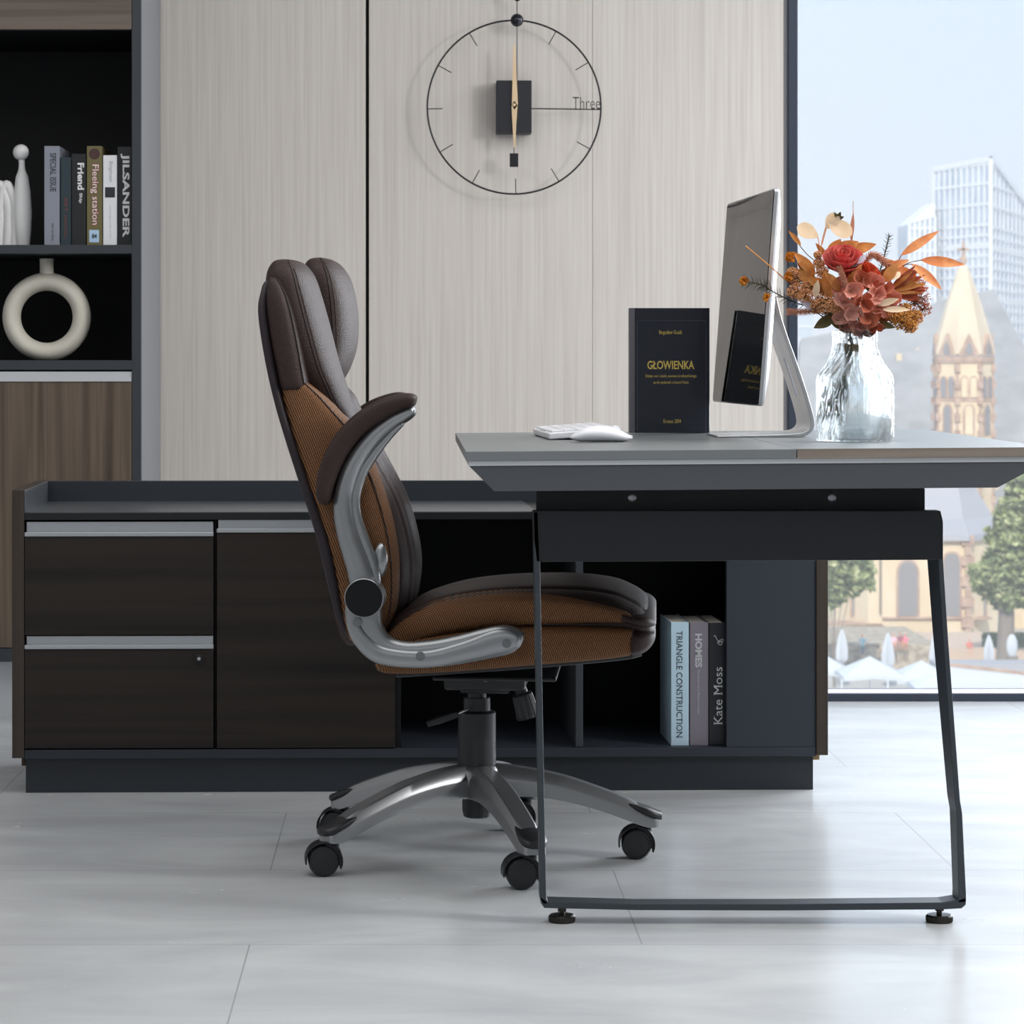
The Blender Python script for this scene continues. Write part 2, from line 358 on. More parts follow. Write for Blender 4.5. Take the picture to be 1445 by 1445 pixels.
# books on the upper shelf
SERIF = ('TRIANGLE CONSTRUCTION', 'Kate Moss', 'Friend', 'Ship', 'SPECIAL ISSUE')
BG = 'books on the bookcase shelf'
def book(frame, xa, xb, ztop, z0, yf, depth, cover, label, group, texts=(), name='book', extra=None):
    W = frame.w
    ctr = W(((xa+xb)/2, yf+depth/2, z0))
    r = thing(name, label, 'book', None, M=Matrix.Translation(ctr) @ Matrix.Rotation(math.atan2(frame.s, frame.c), 4, 'Z'), group=group)
    t = .0022
    m = MB(frame.M).box(xa, xa+t, yf+.004, yf+depth, z0, ztop).box(xb-t, xb, yf+.004, yf+depth, z0, ztop)
    m.box(xa, xb, yf, yf+.004, z0, ztop); m.build('cover', cover, r, bevel=.001, smooth=False)
    MB(frame.M).box(xa+t, xb-t, yf+.004, yf+depth-.004, z0+.002, ztop-.003).build('pages', M_paper, r, smooth=False)
    rt = frame.w((1, 0, 0))-frame.w((0, 0, 0)); up = Vector((0, 0, 1)); 
    wd = xb-xa; hh = ztop-z0
    for (body, u0, u1, v0, v1, mt, bold, direction) in texts:
        # u across the spine 0..1, v from the foot 0..1
        if direction == 'down':   # letters read from head to foot: right vector = -up, up vector = +right
            p = frame.w((xa+wd*u0, yf-.0003, z0+hh*v1)); text_mesh(body, p, -up, rt, hh*(v1-v0), wd*(u1-u0), r, mt, bold=bold, serif=body in SERIF)
        elif direction == 'up':
            p = frame.w((xa+wd*u1, yf-.0003, z0+hh*v0)); text_mesh(body, p, up, -rt, hh*(v1-v0), wd*(u1-u0), r, mt, bold=bold, serif=body in SERIF)
        elif direction == 'patch':
            MB(frame.M).box(xa+wd*u0, xa+wd*u1, yf-.0004, yf+.001, z0+hh*v0, z0+hh*v1).build('spine_patch', mt, r, smooth=False)
        elif direction == 'disc':
            c = frame.w((xa+wd*(u0+u1)/2, yf, z0+hh*(v0+v1)/2)); MB().cyl(c, c-Vector((0, .0006, 0)), wd*(u1-u0)/2, 20).build('spine_emblem', mt, r)
        else:
            p = frame.w((xa+wd*u0, yf-.0012, z0+hh*v0)); text_mesh(body, p, rt, up, wd*(u1-u0), hh*(v1-v0), r, mt, bold=bold)
    return r
M_paper = mat('book_paper', (205, 200, 190), .8)
ink_w = mat('white_ink', (225, 225, 225), .6); ink_k = mat('black_ink', (40, 42, 48), .6); ink_g = mat('gold_ink', (205, 180, 95), .45)
ink_gr = mat('grey_ink', (170, 172, 176), .6); ink_r = mat('red_ink', (120, 60, 52), .6); ink_pink = mat('dark_red_ink', (140, 62, 72), .6)
FB_ = Frame(0, ZB, 0)
def shelf_book(p0, p1, top, col, label, texts, depth=.2, yf=.03):
    k = (ZB+yf)/ZB
    return book(FB_, px_x(p0, ZB+yf), px_x(p1, ZB+yf), px_z(top, ZB+yf), bz(345.5), yf, depth, mat('cover_paper', col, .5), label, BG, texts)
shelf_book(62.5, 84, 206, (134, 138, 150), 'pale grey book with black title, leftmost on the shelf beside the white sculpture',
           [('SPECIAL ISSUE', .38, .78, .54, .93, ink_k, .01, 'down'), ('NO. 25 2016', .48, .62, .05, .22, ink_k, 0, 'down')])
shelf_book(85.5, 100, 222, (34, 52, 60), 'shorter dark teal book with faint red lettering between the grey and black books',
           [('ART', .35, .7, .38, .55, ink_r, 0, 'down'), ('NOUVEAU', .35, .62, .08, .34, ink_r, 0, 'down')])
shelf_book(101, 121, 217, (24, 26, 28), 'black book with short white title between the teal and olive books',
           [('Friend', .42, .88, .6, .9, ink_w, .03, 'down'), ('Ship', .5, .76, .46, .57, ink_w, .02, 'down')])
shelf_book(122.5, 144, 206, (106, 98, 62), 'olive book with pink bordered white title and blue spine label',
           [('', .14, .86, .86, .98, mat('maroon_emblem', (70, 45, 45), .6), 0, 'disc'), ('', .16, .8, .03, .155, mat('blue_label', (170, 200, 225), .6), 0, 'patch'),
            ('Fleeing station', .2, .82, .2, .82, ink_pink, .05, 'down'), ('84', .34, .66, .07, .115, ink_k, .02, 'flat')])
shelf_book(145.5, 165, 219, (222, 224, 228), 'small white book with a black square on its spine beside the olive book',
           [('', .14, .86, .53, .645, ink_k, 0, 'patch'), ('Brightest', .38, .7, .7, .93, ink_gr, 0, 'down'), ('the bright side of life', .45, .58, .08, .44, ink_gr, 0, 'down')])
shelf_book(166, 185.4, 207, (30, 32, 38), 'black book with huge pale grey capitals, rightmost on the bookcase shelf',
           [('JILSANDER', .22, .86, .08, .93, ink_w, .03, 'down')])
# the cream inner face of the olive book's title
def olive_inner():
    r = bpy.data.objects['book.003']; xa, xb = px_x(122.5, ZB+.03), px_x(144, ZB+.03); z0, z1 = bz(345.5), px_z(206, ZB+.03); wd = xb-xa; hh = z1-z0
    text_mesh('Fleeing station', (xa+wd*.24, ZB+.0288, z0+hh*.812), (0, 0, -1), (1, 0, 0), hh*.604, wd*.54, r, mat('cream_ink', (235, 228, 220), .6), bold=0)
olive_inner()
# white abstract sculpture
M_ceramic = mat('matt_white_ceramic', (222, 222, 222), .55, bump=(40, .2)); M_cream = mat('cream_stoneware', (206, 202, 190), .7, bump=(90, .4))
yS = ZB+.1; zS = bz(345.5)
def sx(q): return px_x(q, yS)
def szz(q): return px_z(q, yS)
sc = thing('abstract_sculpture', 'white ceramic abstract figure with a ball head left of the books', 'sculpture', (sx(25), yS, zS))
m = MB(); pr = [(346, 9), (330, 11), (300, 13), (270, 11.5), (250, 9), (240, 5), (232, 4.2), (226, 4.5)]
m.tube([(sx(33-(346-q)*.02), yS, szz(q) if q < 346 else zS) for q, r in pr], [r*yS/F for q, r in pr], 24); 
m.build('figure_body', M_ceramic, sc)
MB().ball((sx(29.5), yS, szz(215)), 11.3*yS/F, 20, 14).build('figure_head', M_ceramic, sc)
m = MB()
for xo, k in ((24, 1.0), (14, 1.0), (2, .97)):
    pth = cat_rom([(sx(xo-4), yS+.004, zS), (sx(xo-2), yS+.004, szz(300)), (sx(xo-9), yS+.004, szz(270/k)), (sx(xo-17), yS+.004, szz(262)), (sx(xo-26), yS+.004, szz(300)), (sx(xo-27), yS+.004, zS)], 8)
    m.tube(pth, 6.5*yS/F*k, 14)
m.build('arched_coils', M_ceramic, sc)
# ring vase
yR = ZB+.12; rv = thing('ring_vase', 'cream ring shaped vase with a short neck on the lower shelf', 'vase', (px_x(66, yR), yR, bz(508.5)))
kk = yR/F; R0, r0 = 49.5*kk, 12.8*kk; zc = bz(508.5)+R0+r0*.93; cx = px_x(66, yR); m = MB()
pth = [(cx+R0*math.cos(a), yR, max(zc+R0*1.0*math.sin(a), 0)) for a in [2*PI*i/64 for i in range(65)]]
ls = []
for i in range(64):
    a = 2*PI*i/64; ls.append([Vector((cx+(R0+r0*math.cos(b))*math.cos(a), yR+r0*1.5*math.sin(b), max(zc+(R0+r0*math.cos(b))*math.sin(a), bz(508.5)))) for b in [2*PI*j/20 for j in range(20)]])
m.loops(ls+[ls[0]], cap=False); m.build('ring_body', M_cream, rv)
MB().lathe([(10.2*kk, 0), (9.6*kk, .02), (10*kk, 24*kk), (8*kk, 24*kk), (7*kk, .01)], (cx, yR, zc+R0+r0-.008), 28).build('neck', M_cream, rv)
# ------------------------------------------------------------------ wall clock
yC = YW-.055; kc = yC/F
cl = thing('wall_clock', 'large thin black ring wall clock with gold hands and a square centre', 'clock', (px_x(725, yC), YW, px_z(151, yC)))
c0 = Vector((px_x(725.5, yC), yC, px_z(151.3, yC))); RR = 122.5*kc
M_clk = mat('black_metal_wire', (28, 29, 34), .45, .3); M_gold = mat('pale_gold', (222, 196, 160), .35, .6); M_wirex = M_clk
m = MB(); ls = []
for i in range(96):
    a = 2*PI*i/96; ls.append([c0+Vector(((RR+.0024*math.cos(b))*math.cos(a), .0024*math.sin(b), (RR+.0024*math.cos(b))*math.sin(a))) for b in [2*PI*j/8 for j in range(8)]])
m.loops(ls+[ls[0]], cap=False); m.build('ring', M_clk, cl)
for k in range(12):
    if k in (0, 3): continue
    a = PI/2-k*PI/6+.02; d = Vector((math.cos(a), 0, math.sin(a)))
    MB().cyl(c0+d*(RR-.04), c0+d*RR, .0014, 6).build('hour_mark', M_clk, cl)
MB().cyl((px_x(725, yC), yC, c0.z-.003), (px_x(848, yC), yC, c0.z-.006), .0016, 8).build('hour_mark', M_clk, cl)
text_mesh('Three', (px_x(808, yC), yC-.001, px_z(154, yC)), (1, 0, 0), (0, 0, 1), 39*kc, 17*kc, cl, M_clk, bold=-.01)
MB().box(px_x(700.5, yC), px_x(750, yC), yC-.012, YW, px_z(188, yC), px_z(114, yC)).build('centre_box', mat('black_box_paint', (24, 26, 33), .5), cl, bevel=.001, smooth=False)
MB().cyl((px_x(729.5, yC), yC, px_z(114, yC)), (px_x(729.5, yC), yC, px_z(-60, yC)), .0012, 6).build('hanging_rod', M_clk, cl)
MB().ball((px_x(729.5, yC), yC, px_z(28.5, yC)), 9.3*kc, 20, 14).build('ball', mat('glossy_black_ball', (24, 28, 36), .2), cl)
MB().ball((px_x(730, yC), yC, px_z(-3, yC)), 5*kc, 14, 10).build('ball', M_clk, cl)
MB().cyl((px_x(730, yC), yC, px_z(-60, yC)), (px_x(730, yC), YW, px_z(-60, yC)), .003, 8).build('wall_hook', M_clk, cl)
def hand(pts, name):
    yh = yC-.018; MB().prism([(px_x(a, yC), yh, px_z(b, yC)) for a, b in pts], (0, .002, 0)).build(name, M_gold, cl, smooth=False)
hand([(724, 64), (726.5, 64), (730.5, 148), (725.5, 156), (722, 148)], 'minute_hand')
hand([(725.5, 143), (730, 150), (728, 180), (727, 209), (724.5, 209), (723, 180), (721.5, 150)], 'hour_hand')
MB().cyl((px_x(725.3, yC), yC-.022, px_z(149, yC)), (px_x(725.3, yC), yC-.01, px_z(149, yC)), .004, 12).build('pivot', M_gold, cl)
m = MB().cyl((px_x(725, yC), yC-.014, px_z(188, yC)), (px_x(725, yC), yC-.014, px_z(218, yC)), .0012, 6)
m.box(px_x(719, yC), px_x(731, yC), yC-.018, yC-.008, px_z(236, yC), px_z(217, yC)).build('pendulum', M_clk, cl, smooth=False)
M_wood_side = wood('walnut_dark_upright', [(42, 36, 32), (54, 47, 41), (62, 54, 48), (47, 41, 36)], 'z')
M_desk_wood = wood('walnut_desk', [(96, 87, 80), (118, 108, 99), (134, 124, 114), (104, 95, 87)], 'x')
# ------------------------------------------------------------------ credenza
FC = Frame(px_x(17, 5.75), 5.75, 1.5)
def fx(q, y=0): return FC.at(q, 900, y).x
def fz(px, py, y=0): return FC.at(px, py, y).z
D = .455
x_a, x_b, x_c, x_d = fx(17), fx(34), fx(1152), fx(1168.5)
z_tray = fz(34, 723.6); z_top = fz(17, 691.5); z_bot = fz(17, 1070); z_fl = fz(300, 1057)
cz = thing('credenza', 'long low dark walnut and black cabinet with a tray top behind the chair and desk', 'cabinet', None, M=FC.M @ Matrix.Translation(((x_a+x_d)/2, D/2, 0)))
def cb(*b): return MB(FC.M).box(*b)
for a, b in ((x_a, x_b), (x_c, x_d)):
    cb(a, b, 0, D, z_bot, z_top).build('side_panel', M_wood_side, cz, bevel=.001, smooth=False)
for q in (x_b, x_c-.004): cb(q, q+.004, .001, D-.02, z_tray, z_top-.001).build('side_lining', M_tray, cz, bevel=.001, smooth=False)
cb(x_b, x_c, D-.02, D, z_bot, fz(300, 678, D)).build('back_rail', M_rail, cz, bevel=.001, smooth=False)
x_m = fx(757, 0)
cb(x_b, x_c, .001, D-.02, z_tray-.015, z_tray).build('top_board', M_black, cz, bevel=.001, smooth=False)
cb(x_b+.004, x_m, .002, D-.02, z_tray-.001, z_tray+.0012).build('tray_surface', M_tray, cz, smooth=False)
cb(x_b, x_c, .003, D-.02, z_fl-.02, z_fl-.001).build('bottom_board', M_slate, cz, bevel=.001, smooth=False)
xi1, xi2 = fx(303.5), fx(558)
for a, b in ((xi1-.002, xi1+.002), (xi2, xi2+.012)):
    cb(a, b, .02, D-.02, z_fl, z_tray-.015).build('partition', M_inside, cz, smooth=False)
cb(fx(813), fx(823.5), .012, D-.02, z_fl, z_tray-.015).build('partition', M_shelf, cz, bevel=.001, smooth=False)
cb(fx(1025.5), x_c, .004, .02, z_fl-.0005, z_tray-.015).build('front_panel', M_slate, cz, bevel=.001, smooth=False)
cb(x_b+.004, x_c-.004, D-.024, D-.0205, z_fl, z_tray-.015).build('inner_back', M_inside, cz, smooth=False)
cb(x_b+.001, fx(1150), .022, D-.03, 0, z_fl-.02).build('plinth', M_rail, cz, bevel=.001, smooth=False)
def front(name, pa, pb, yt, yb, hs, he):
    zb_, zt_ = fz(pa, yb), fz(pa, yt)
    o = cb(fx(pa), fx(pb), .001, .019, zb_, zt_).build(name, M_wood_x, cz, bevel=.0008, smooth=False)
    h0, h1 = fz(pa, he), fz(pa, hs)
    cb(fx(pa)+.0025, fx(pb)-.001, .012, .019, zt_+.004, h1).box(fx(pa), fx(pb), -.002, .019, zt_, zt_+.008).build('handle', M_alu, o, bevel=.0006, smooth=False)
    return o
front('drawer', 34.8, 301.3, 757, 896.5, 736.8, 756)
d2 = front('drawer', 34.8, 301.3, 916, 1056.5, 898.5, 915)
front('door', 306, 557.5, 751.5, 1056, 734, 751)
L0 = FC.w((fx(281), 0, fz(281, 929))); L1 = FC.w((fx(281), -.007, fz(281, 929))); L2 = FC.w((fx(281), -.0085, fz(281, 929)))
lk = MB().cyl(L0, L1, .0092, 24).build('lock', mat('black_lock', (5, 5, 6), .25), d2, bevel=.001)
MB().cyl(L1, L2, .0035, 16).build('keyway', M_alu, lk)
cb(fx(1150)+.001, fx(1160), .03, .05, z_bot-.014, z_fl-.02).build('corner_block', mat('bare_wood_corner', (150, 125, 85), .6), cz, bevel=.001, smooth=False)
cb(fx(28), fx(33.5), .03, .05, z_bot-.02, z_fl-.02).build('corner_block', mat('dark_wood_corner', (70, 52, 38), .6), cz, bevel=.001, smooth=False)
CG = 'books in the open bay of the credenza'
z_in = z_fl-.001
book(FC, fx(947, .03), fx(972, .03), fz(960, 878, .03), z_in, .03, .2, mat('pale_blue_cover', (170, 195, 210), .5), 'pale blue spined thick book, leftmost of three in the open cabinet bay', CG,
     [('TRIANGLE CONSTRUCTION', .3, .64, .065, .93, ink_k, 0, 'down')])
book(FC, fx(973.5, .03), fx(999.5, .03), fz(985, 878.5, .03), z_in, .03, .19, mat('mauve_grey_cover', (112, 108, 118), .5), 'mauve grey book with blocky pale title between the blue and black books', CG,
     [('HOMES', .28, .66, .635, .91, ink_gr, .04, 'down'), ('The Interior and its Pleasures revisited', .42, .54, .26, .62, ink_gr, 0, 'down')])
book(FC, fx(1000.5, .03), fx(1023.5, .03), fz(1010, 879, .03), z_in, .03, .21, mat('black_cover', (34, 36, 44), .4), 'black book with tall white upright name, against the slate panel', CG,
     [('Kate Moss', .3, .82, .17, .64, ink_w, 0, 'up')])
def squiggle():
    r = bpy.data.objects[[o.name for o in bpy.data.objects if o.get('label', '').startswith('black book with tall white upright')][0]]
    pts = cat_rom([(1007, 898), (1009, 897), (1011, 901), (1014, 905), (1019, 906), (1021, 903), (1018, 902), (1015, 906), (1014, 909), (1017, 910), (1019, 907), (1016, 903), (1012, 908)], 5)
    MB().tube([FC.w(FC.at(a, b, .0292)) for a, b in pts], .0006, 6).build('monogram', ink_w, r)
squiggle()
# ------------------------------------------------------------------ desk
ZD = 4.389; HD = .747
dx = lambda q, Z=ZD: px_x(q, Z)
TL = .0075                                  # the top stands a touch higher on its right side
xl, xr = dx(657.3), dx(1483)
def tz(x, z): return z + (x-xl)*TL
dk = thing('desk', 'wide grey executive desk on a black steel leg frame, right of the swivel chair', 'desk', ((xl+xr)/2, 4.95, 0))
YD1 = 5.472
def tiltbox(x0, x1, y0, y1, z0, z1, name, mt, par=dk, bev=.001):
    vs = [(x, y, tz(x, z)) for x in (x0, x1) for y in (y0, y1) for z in (z0, z1)]
    m = MB(); m.add(vs, [(0, 1, 3, 2), (4, 6, 7, 5), (0, 4, 5, 1), (2, 3, 7, 6), (0, 2, 6, 4), (1, 5, 7, 3)]); return m.build(name, mt, par, bevel=bev, smooth=False)
zt = px_z(637.1, ZD); zs = px_z(650.6, ZD); za = px_z(657.8, ZD); zb2 = px_z(694, ZD)
xs = dx(1124.5)
top = tiltbox(xl, xs-.0007, ZD, YD1, zs, zt, 'desktop', M_desk)
d_r = tiltbox(xs+.0007, xr, ZD+.0012, YD1, zs, zt, 'desktop', M_desk)
tiltbox(xs+.0007, xr, ZD, ZD+.0012, zs, zt, 'wood_edge', M_desk_wood, d_r, 0)
tiltbox(dx(661.5), xr-(dx(661.5)-xl), ZD+.004, YD1-.004, za, zs, 'metal_edging', M_alu_light, bev=.0006)
poly = [(dx(662), za), (dx(1478), za), (dx(1409), zb2+.0), (dx(697.5), zb2+.0)]
MB().prism([(x, ZD+.006, tz(x, z)) for x, z in poly], (0, YD1-ZD-.012, 0)).build('apron', M_apron, dk, bevel=.0008, smooth=False)
ZL = 4.43
lx = lambda q, Z=ZL: px_x(q, Z); lz = lambda q, Z=ZL: px_z(q, Z)
bd = MB().box(lx(757, 4.47), lx(1305, 4.47), 4.47, 4.488, lz(724, 4.47), tz(0, zb2)+.002).build('support_board', M_black, dk, smooth=False)
for q in (892, 1174):
    z = px_z(702.5, 4.47); MB().lathe([(.0068, 0), (.0068, .001), (.0055, .002), (.003, .0022), (.003, .0005)], (px_x(q, 4.47), 4.47, z), 20, axis=(0, -1, 0)).build('screw', M_alu, bd)
# rails run back under the top to the credenza, where the desk's far end rests
for q in (860, 1200):
    MB().box(px_x(q, 4.47), px_x(q, 4.47)+.04, 4.488, 5.9, z_tray+.0025, z_tray+.04).build('rail', M_black, dk, smooth=False)
MB().box(px_x(860, 4.47), px_x(1200, 4.47)+.04, 5.40, 5.44, z_tray+.04, tz(.3, zb2)+.001).build('spacer', M_black, dk, smooth=False)
# loop leg: beam, two flat legs, floor bar, feet
MB().prism([(lx(752), ZL, lz(721)), (lx(1327.5), ZL, lz(721)), (lx(1331), ZL, lz(735)), (lx(1331), ZL, lz(790)), (lx(757), ZL, lz(793)), (lx(753), ZL, lz(760))], (0, .036, 0)).build('beam', M_steel_black, dk, bevel=.001, smooth=False)
def flat_leg(pts, wpx, name):
    """pts: (px, py, depth) of the outer edge; thickness in px to the inside"""
    ls = []
    for (a, b, dep), s_ in zip(pts, wpx):
        x0, x1, z = lx(a), lx(a+s_), lz(b)
        ls.append([Vector((x0, ZL, z)), Vector((x1, ZL, z)), Vector((x1, ZL+dep, z)), Vector((x0, ZL+dep, z))])
    return MB().loops(ls).build(name, M_steel_dark, dk, bevel=.0012, smooth=False)
flat_leg([(752.5, 722, .036), (754, 790, .05), (756, 900, .05), (760.5, 1150, .046), (762, 1268, .044), (766, 1276, .044)], [7, 8, 8, 8, 9, 9], 'leg')
flat_leg([(1331, 788, .10), (1338, 900, .09), (1355, 1130, .065), (1358, 1148, .06), (1363.5, 1262, .05), (1363.5, 1274, .048)], [-7, -7, -7.5, -8, -11, -12], 'leg')
bar = [(762, 1264), (763, 1274), (768, 1281.5), (900, 1284.5), (1100, 1285), (1330, 1283.5), (1357, 1282), (1363, 1277), (1363.5, 1266), (1352, 1270), (1330, 1273.5), (1100, 1276), (900, 1276), (772, 1272.5)]
MB().prism([(lx(a), ZL, lz(b)) for a, b in bar], (0, .045, 0)).build('floor_bar', M_steel_dark, dk, bevel=.001, smooth=False)
M_foot = mat('knurled_foot', (52, 50, 46), .35, .7)
for q, yq in ((793, 1283), (1325.5, 1282)):
    x = px_x(q, ZL+.024); y = ZL+.024; m = MB(); zf = lz(yq)+.001
    m.cyl((x, y, .009), (x, y, zf), .0045, 14); m.cyl((x, y, zf-.009), (x, y, zf-.003), .0075, 6)
    ls = []
    for z, r in ((0, .0205), (.002, .0215), (.009, .0215), (.0115, .0185)):
        ls.append([Vector((x+(r-(.0012 if (k % 2 and 0 < z < .01) else 0))*math.cos(2*PI*k/64), y+(r-(.0012 if (k % 2 and 0 < z < .01) else 0))*math.sin(2*PI*k/64), z)) for k in range(64)])
    m.loops(ls); m.build('levelling_foot', M_foot, dk, angle=25)
# ------------------------------------------------------------------ on the desk
def deskz(x): return tz(x, zt)
def on_desk(px, py):   # point of the desk surface seen at this pixel
    a, b = (px-VX)/F, (py-VY)/F
    # H - b t = zt + (a t - xl)*TL
    t = (H-zt+xl*TL)/(b+a*TL); return Vector((a*t, t, H-b*t))
# standing book
b0 = on_desk(896.5, 612.3); b1 = on_desk(1002, 611.6)
kx, ky = b0.x, b0.y; bw = b1.x-b0.x; yb_ = b0.y; zb_ = deskz(b1.x)+.0006; hb = (612-435.5)*yb_/F
M_navy = mat('navy_black_cover', (26, 31, 42), .22, spec=.5, coat=.3)
FBK = Frame(b0.x, b0.y, 1.5)
bk = thing('book', 'black hardcover with gold title standing upright on the desk by the screen', 'book', None, M=FBK.M @ Matrix.Translation((bw/2, .02, zb_)))
q = MB(FBK.M); th = .034
q.box(0, bw, 0, .003, zb_, zb_+hb).box(0, bw, th-.003, th, zb_, zb_+hb).box(-.0005, .003, .003, th-.003, zb_, zb_+hb)
q.build('cover', M_navy, bk, bevel=.0008, smooth=False)
MB(FBK.M).box(.004, bw-.004, .0032, th-.0032, zb_+.003, zb_+hb-.003).build('pages', M_paper, bk, smooth=False)
q = MB(FBK.M)     # pale speckled spine binding wrapping the left edge
q.box(-.0095, -.0005, .002, .006, zb_, zb_+hb).box(-.0095, -.0075, .004, th, zb_, zb_+hb).build('spine_binding', mat('grey_marbled_binding', (92, 92, 98), .5, bump=(150, .3)), bk, smooth=False)
def bt(body, x0, x1, y0, y1, mt, bold=0):
    s_ = yb_/F; text_mesh(body, FBK.w(((x0-896.5)*s_, -.0006, zb_+(612-y1)*s_)), FBK.w((1, 0, 0))-FBK.w((0, 0, 0)), (0, 0, 1), (x1-x0)*s_, (y1-y0)*s_, bk, mt, bold=bold, serif=True)
bt('Bogusław Guzik', 930, 963, 467, 474, ink_g); bt('GŁOWIENKA', 913.5, 980.5, 510, 522, ink_g, .02)
bt('Dzieje wsi i okolic powiatu krośnieńskiego', 911, 983, 529, 534.5, ink_g); bt('na tle wydarzeń z historii Polski', 922, 972, 538, 543.5, ink_g); bt('Krosno 2004', 936, 961, 592.5, 598, ink_g)
s_ = yb_/F
MB(FBK.M).box(.0035, .0042, -.0004, .0005, zb_+.004, zb_+hb-.024).box(bw-.0075, bw-.0068, -.0004, .0005, zb_+.004, zb_+hb-.024).box(.0035, bw-.0068, -.0004, .0005, zb_+hb-.0245, zb_+hb-.0238).build('embossed_frame', mat('blind_emboss', (70, 76, 90), .4), bk, smooth=False)
# monitor
Zn, Zf_ = 4.87, 5.37
def mon(u, v, d=0):
    """u 0 near edge .. 1 far edge; v 0 foot .. 1 head; d depth behind the glass"""
    bn, tn = P(1070.5, 573, Zn), P(1093.5, 265.5, Zn); bf, tf = P(1006, 576.5, Zf_), P(1027, 301, Zf_)
    bf.z = bn.z; tf.z = tn.z; bf.x = bn.x+(bf.x-bn.x); tf.x = bf.x+(tn.x-bn.x)
    p = (bn*(1-v)+tn*v)*(1-u)+(bf*(1-v)+tf*v)*u
    n = (tn-bn).cross(bf-bn).normalized()
    if n.x < 0: n = -n
    return p + n*d
M_imac = mat('satin_aluminium', (196, 199, 204), .28, .75)
M_screen = mat('black_screen_glass', (5, 5, 6), .03, spec=.3, ior=1.3)
mt_ = thing('computer_monitor', 'slim aluminium desktop computer with a black mirror screen turned to the chair', 'monitor', on_desk(1080, 614))
def rr(u0, u1, v0, v1, d, rad=.03, n=5):
    W_, H_ = .50, .38; pts = []
    for cu, cv, a0 in ((u1-rad/W_, v1-rad/H_, 0), (u0+rad/W_, v1-rad/H_, 90), (u0+rad/W_, v0+rad/H_, 180), (u1-rad/W_, v0+rad/H_, 270)):
        for i in range(n+1):
            a = math.radians(a0+90*i/n); pts.append(mon(cu+rad/W_*math.cos(a), cv+rad/H_*math.sin(a), d))
    return pts
mm = MB(); mm.loops([rr(0, 1, 0, 1, 0, .008), rr(0, 1, 0, 1, .006, .008), rr(.005, .995, .005, .995, .010, .01), rr(.08, .92, .08, .92, .022, .03), rr(.25, .75, .2, .8, .033, .05), rr(.4, .6, .35, .65, .037, .03)])
mm.build('housing', M_imac, mt_, angle=30)
MB().loops([rr(.004, .996, .006, .994, -.0012, .008), rr(.004, .996, .006, .994, .0005, .008)]).build('screen', M_screen, mt_, smooth=False)
# stand: one bent plate
def stand_pt(px, py, u): 
    Z = 5.02+.19*u; return Vector((P(px, py, 5.02).x, Z, P(px, py, 5.02).z))
path = cat_rom([(1090, 400), (1098, 440), (1110, 478), (1125, 520), (1138, 560), (1146, 590), (1146, 603), (1138, 611.5), (1124, 614.5), (1100, 616.0), (1060, 617), (1012, 617.8)], 6)
zmin = deskz(.62)
def stand_strip(u0, u1, sub=None):
    pp = sub or path; ls = []
    for i, (a, b) in enumerate(pp):
        p = stand_pt(a, b, 0); an = stand_pt(*pp[max(i-1, 0)], 0); bn = stand_pt(*pp[min(i+1, len(pp)-1)], 0); t = (bn-an).normalized(); nrm = Vector((t.z, 0, -t.x))*.0036
        q0 = p+nrm; q1 = p-nrm
        for q in (q0, q1): q.z = max(q.z, deskz(q.x)+.0004)
        if abs(q0.z-q1.z) < .002 and abs(q0.x-q1.x) < .002: q1.z += .005
        ls.append([Vector((q0.x, 5.02+.19*u0, q0.z)), Vector((q0.x, 5.02+.19*u1, q0.z)), Vector((q1.x, 5.02+.19*u1, q1.z)), Vector((q1.x, 5.02+.19*u0, q1.z))])
    return ls
hole = (16, 24)
sm = MB(); sm.loops(stand_strip(0, .42)); sm.loops(stand_strip(.58, 1)); sm.loops(stand_strip(.42, .58, path[:hole[0]+1])); sm.loops(stand_strip(.42, .58, path[hole[1]:]))
sm.build('stand', M_imac, mt_, bevel=.001, angle=30)
# keyboard
k0 = on_desk(775, 621); k1 = on_desk(743, 611)
dirl = Vector((k1.x-k0.x, k1.y-k0.y, 0)); Lk = dirl.length; dirl.normalize(); dr = Vector((dirl.y, -dirl.x, 0))
ang = math.atan2(dr.y, dr.x)
KM = Matrix.Translation(Vector((k0.x, k0.y, deskz(k0.x)+.0006))) @ Matrix.Rotation(ang, 4, 'Z') @ Matrix.Rotation(math.radians(-4.2), 4, 'Y')
kb = thing('keyboard', 'white slim keyboard lying at the left edge of the desk behind the mouse', 'keyboard', None, M=KM @ Matrix.Translation((.06, Lk/2, 0)))
Lk = min(Lk, .32)
MB(KM).box(0, .118, 0, Lk, 0, .012).build('case', M_white, kb, bevel=.003, seg=3, smooth=False)
mk = []
for r in range(5):
    for c in range(13):
        if r == 0 and 3 < c < 9:
            if c == 4: mk.append((.004+r*.0222, .004+c*(Lk-.006)/13, .0195, (Lk-.006)/13*5-.002))
            continue
        mk.append((.006+r*.0222, .004+c*(Lk-.006)/13, .0195, (Lk-.006)/13-.002))
for (a, b, c, d) in mk:
    MB(KM).box(a, a+c, b, b+d, .0115, .0155).build('key', M_white, kb, bevel=.001, seg=1, smooth=False)
MB(KM).box(.1, .112, .02, Lk-.02, -.0068, .001).build('tilt_bar', mat('light_grey_plastic', (190, 192, 198), .4), kb, smooth=False)
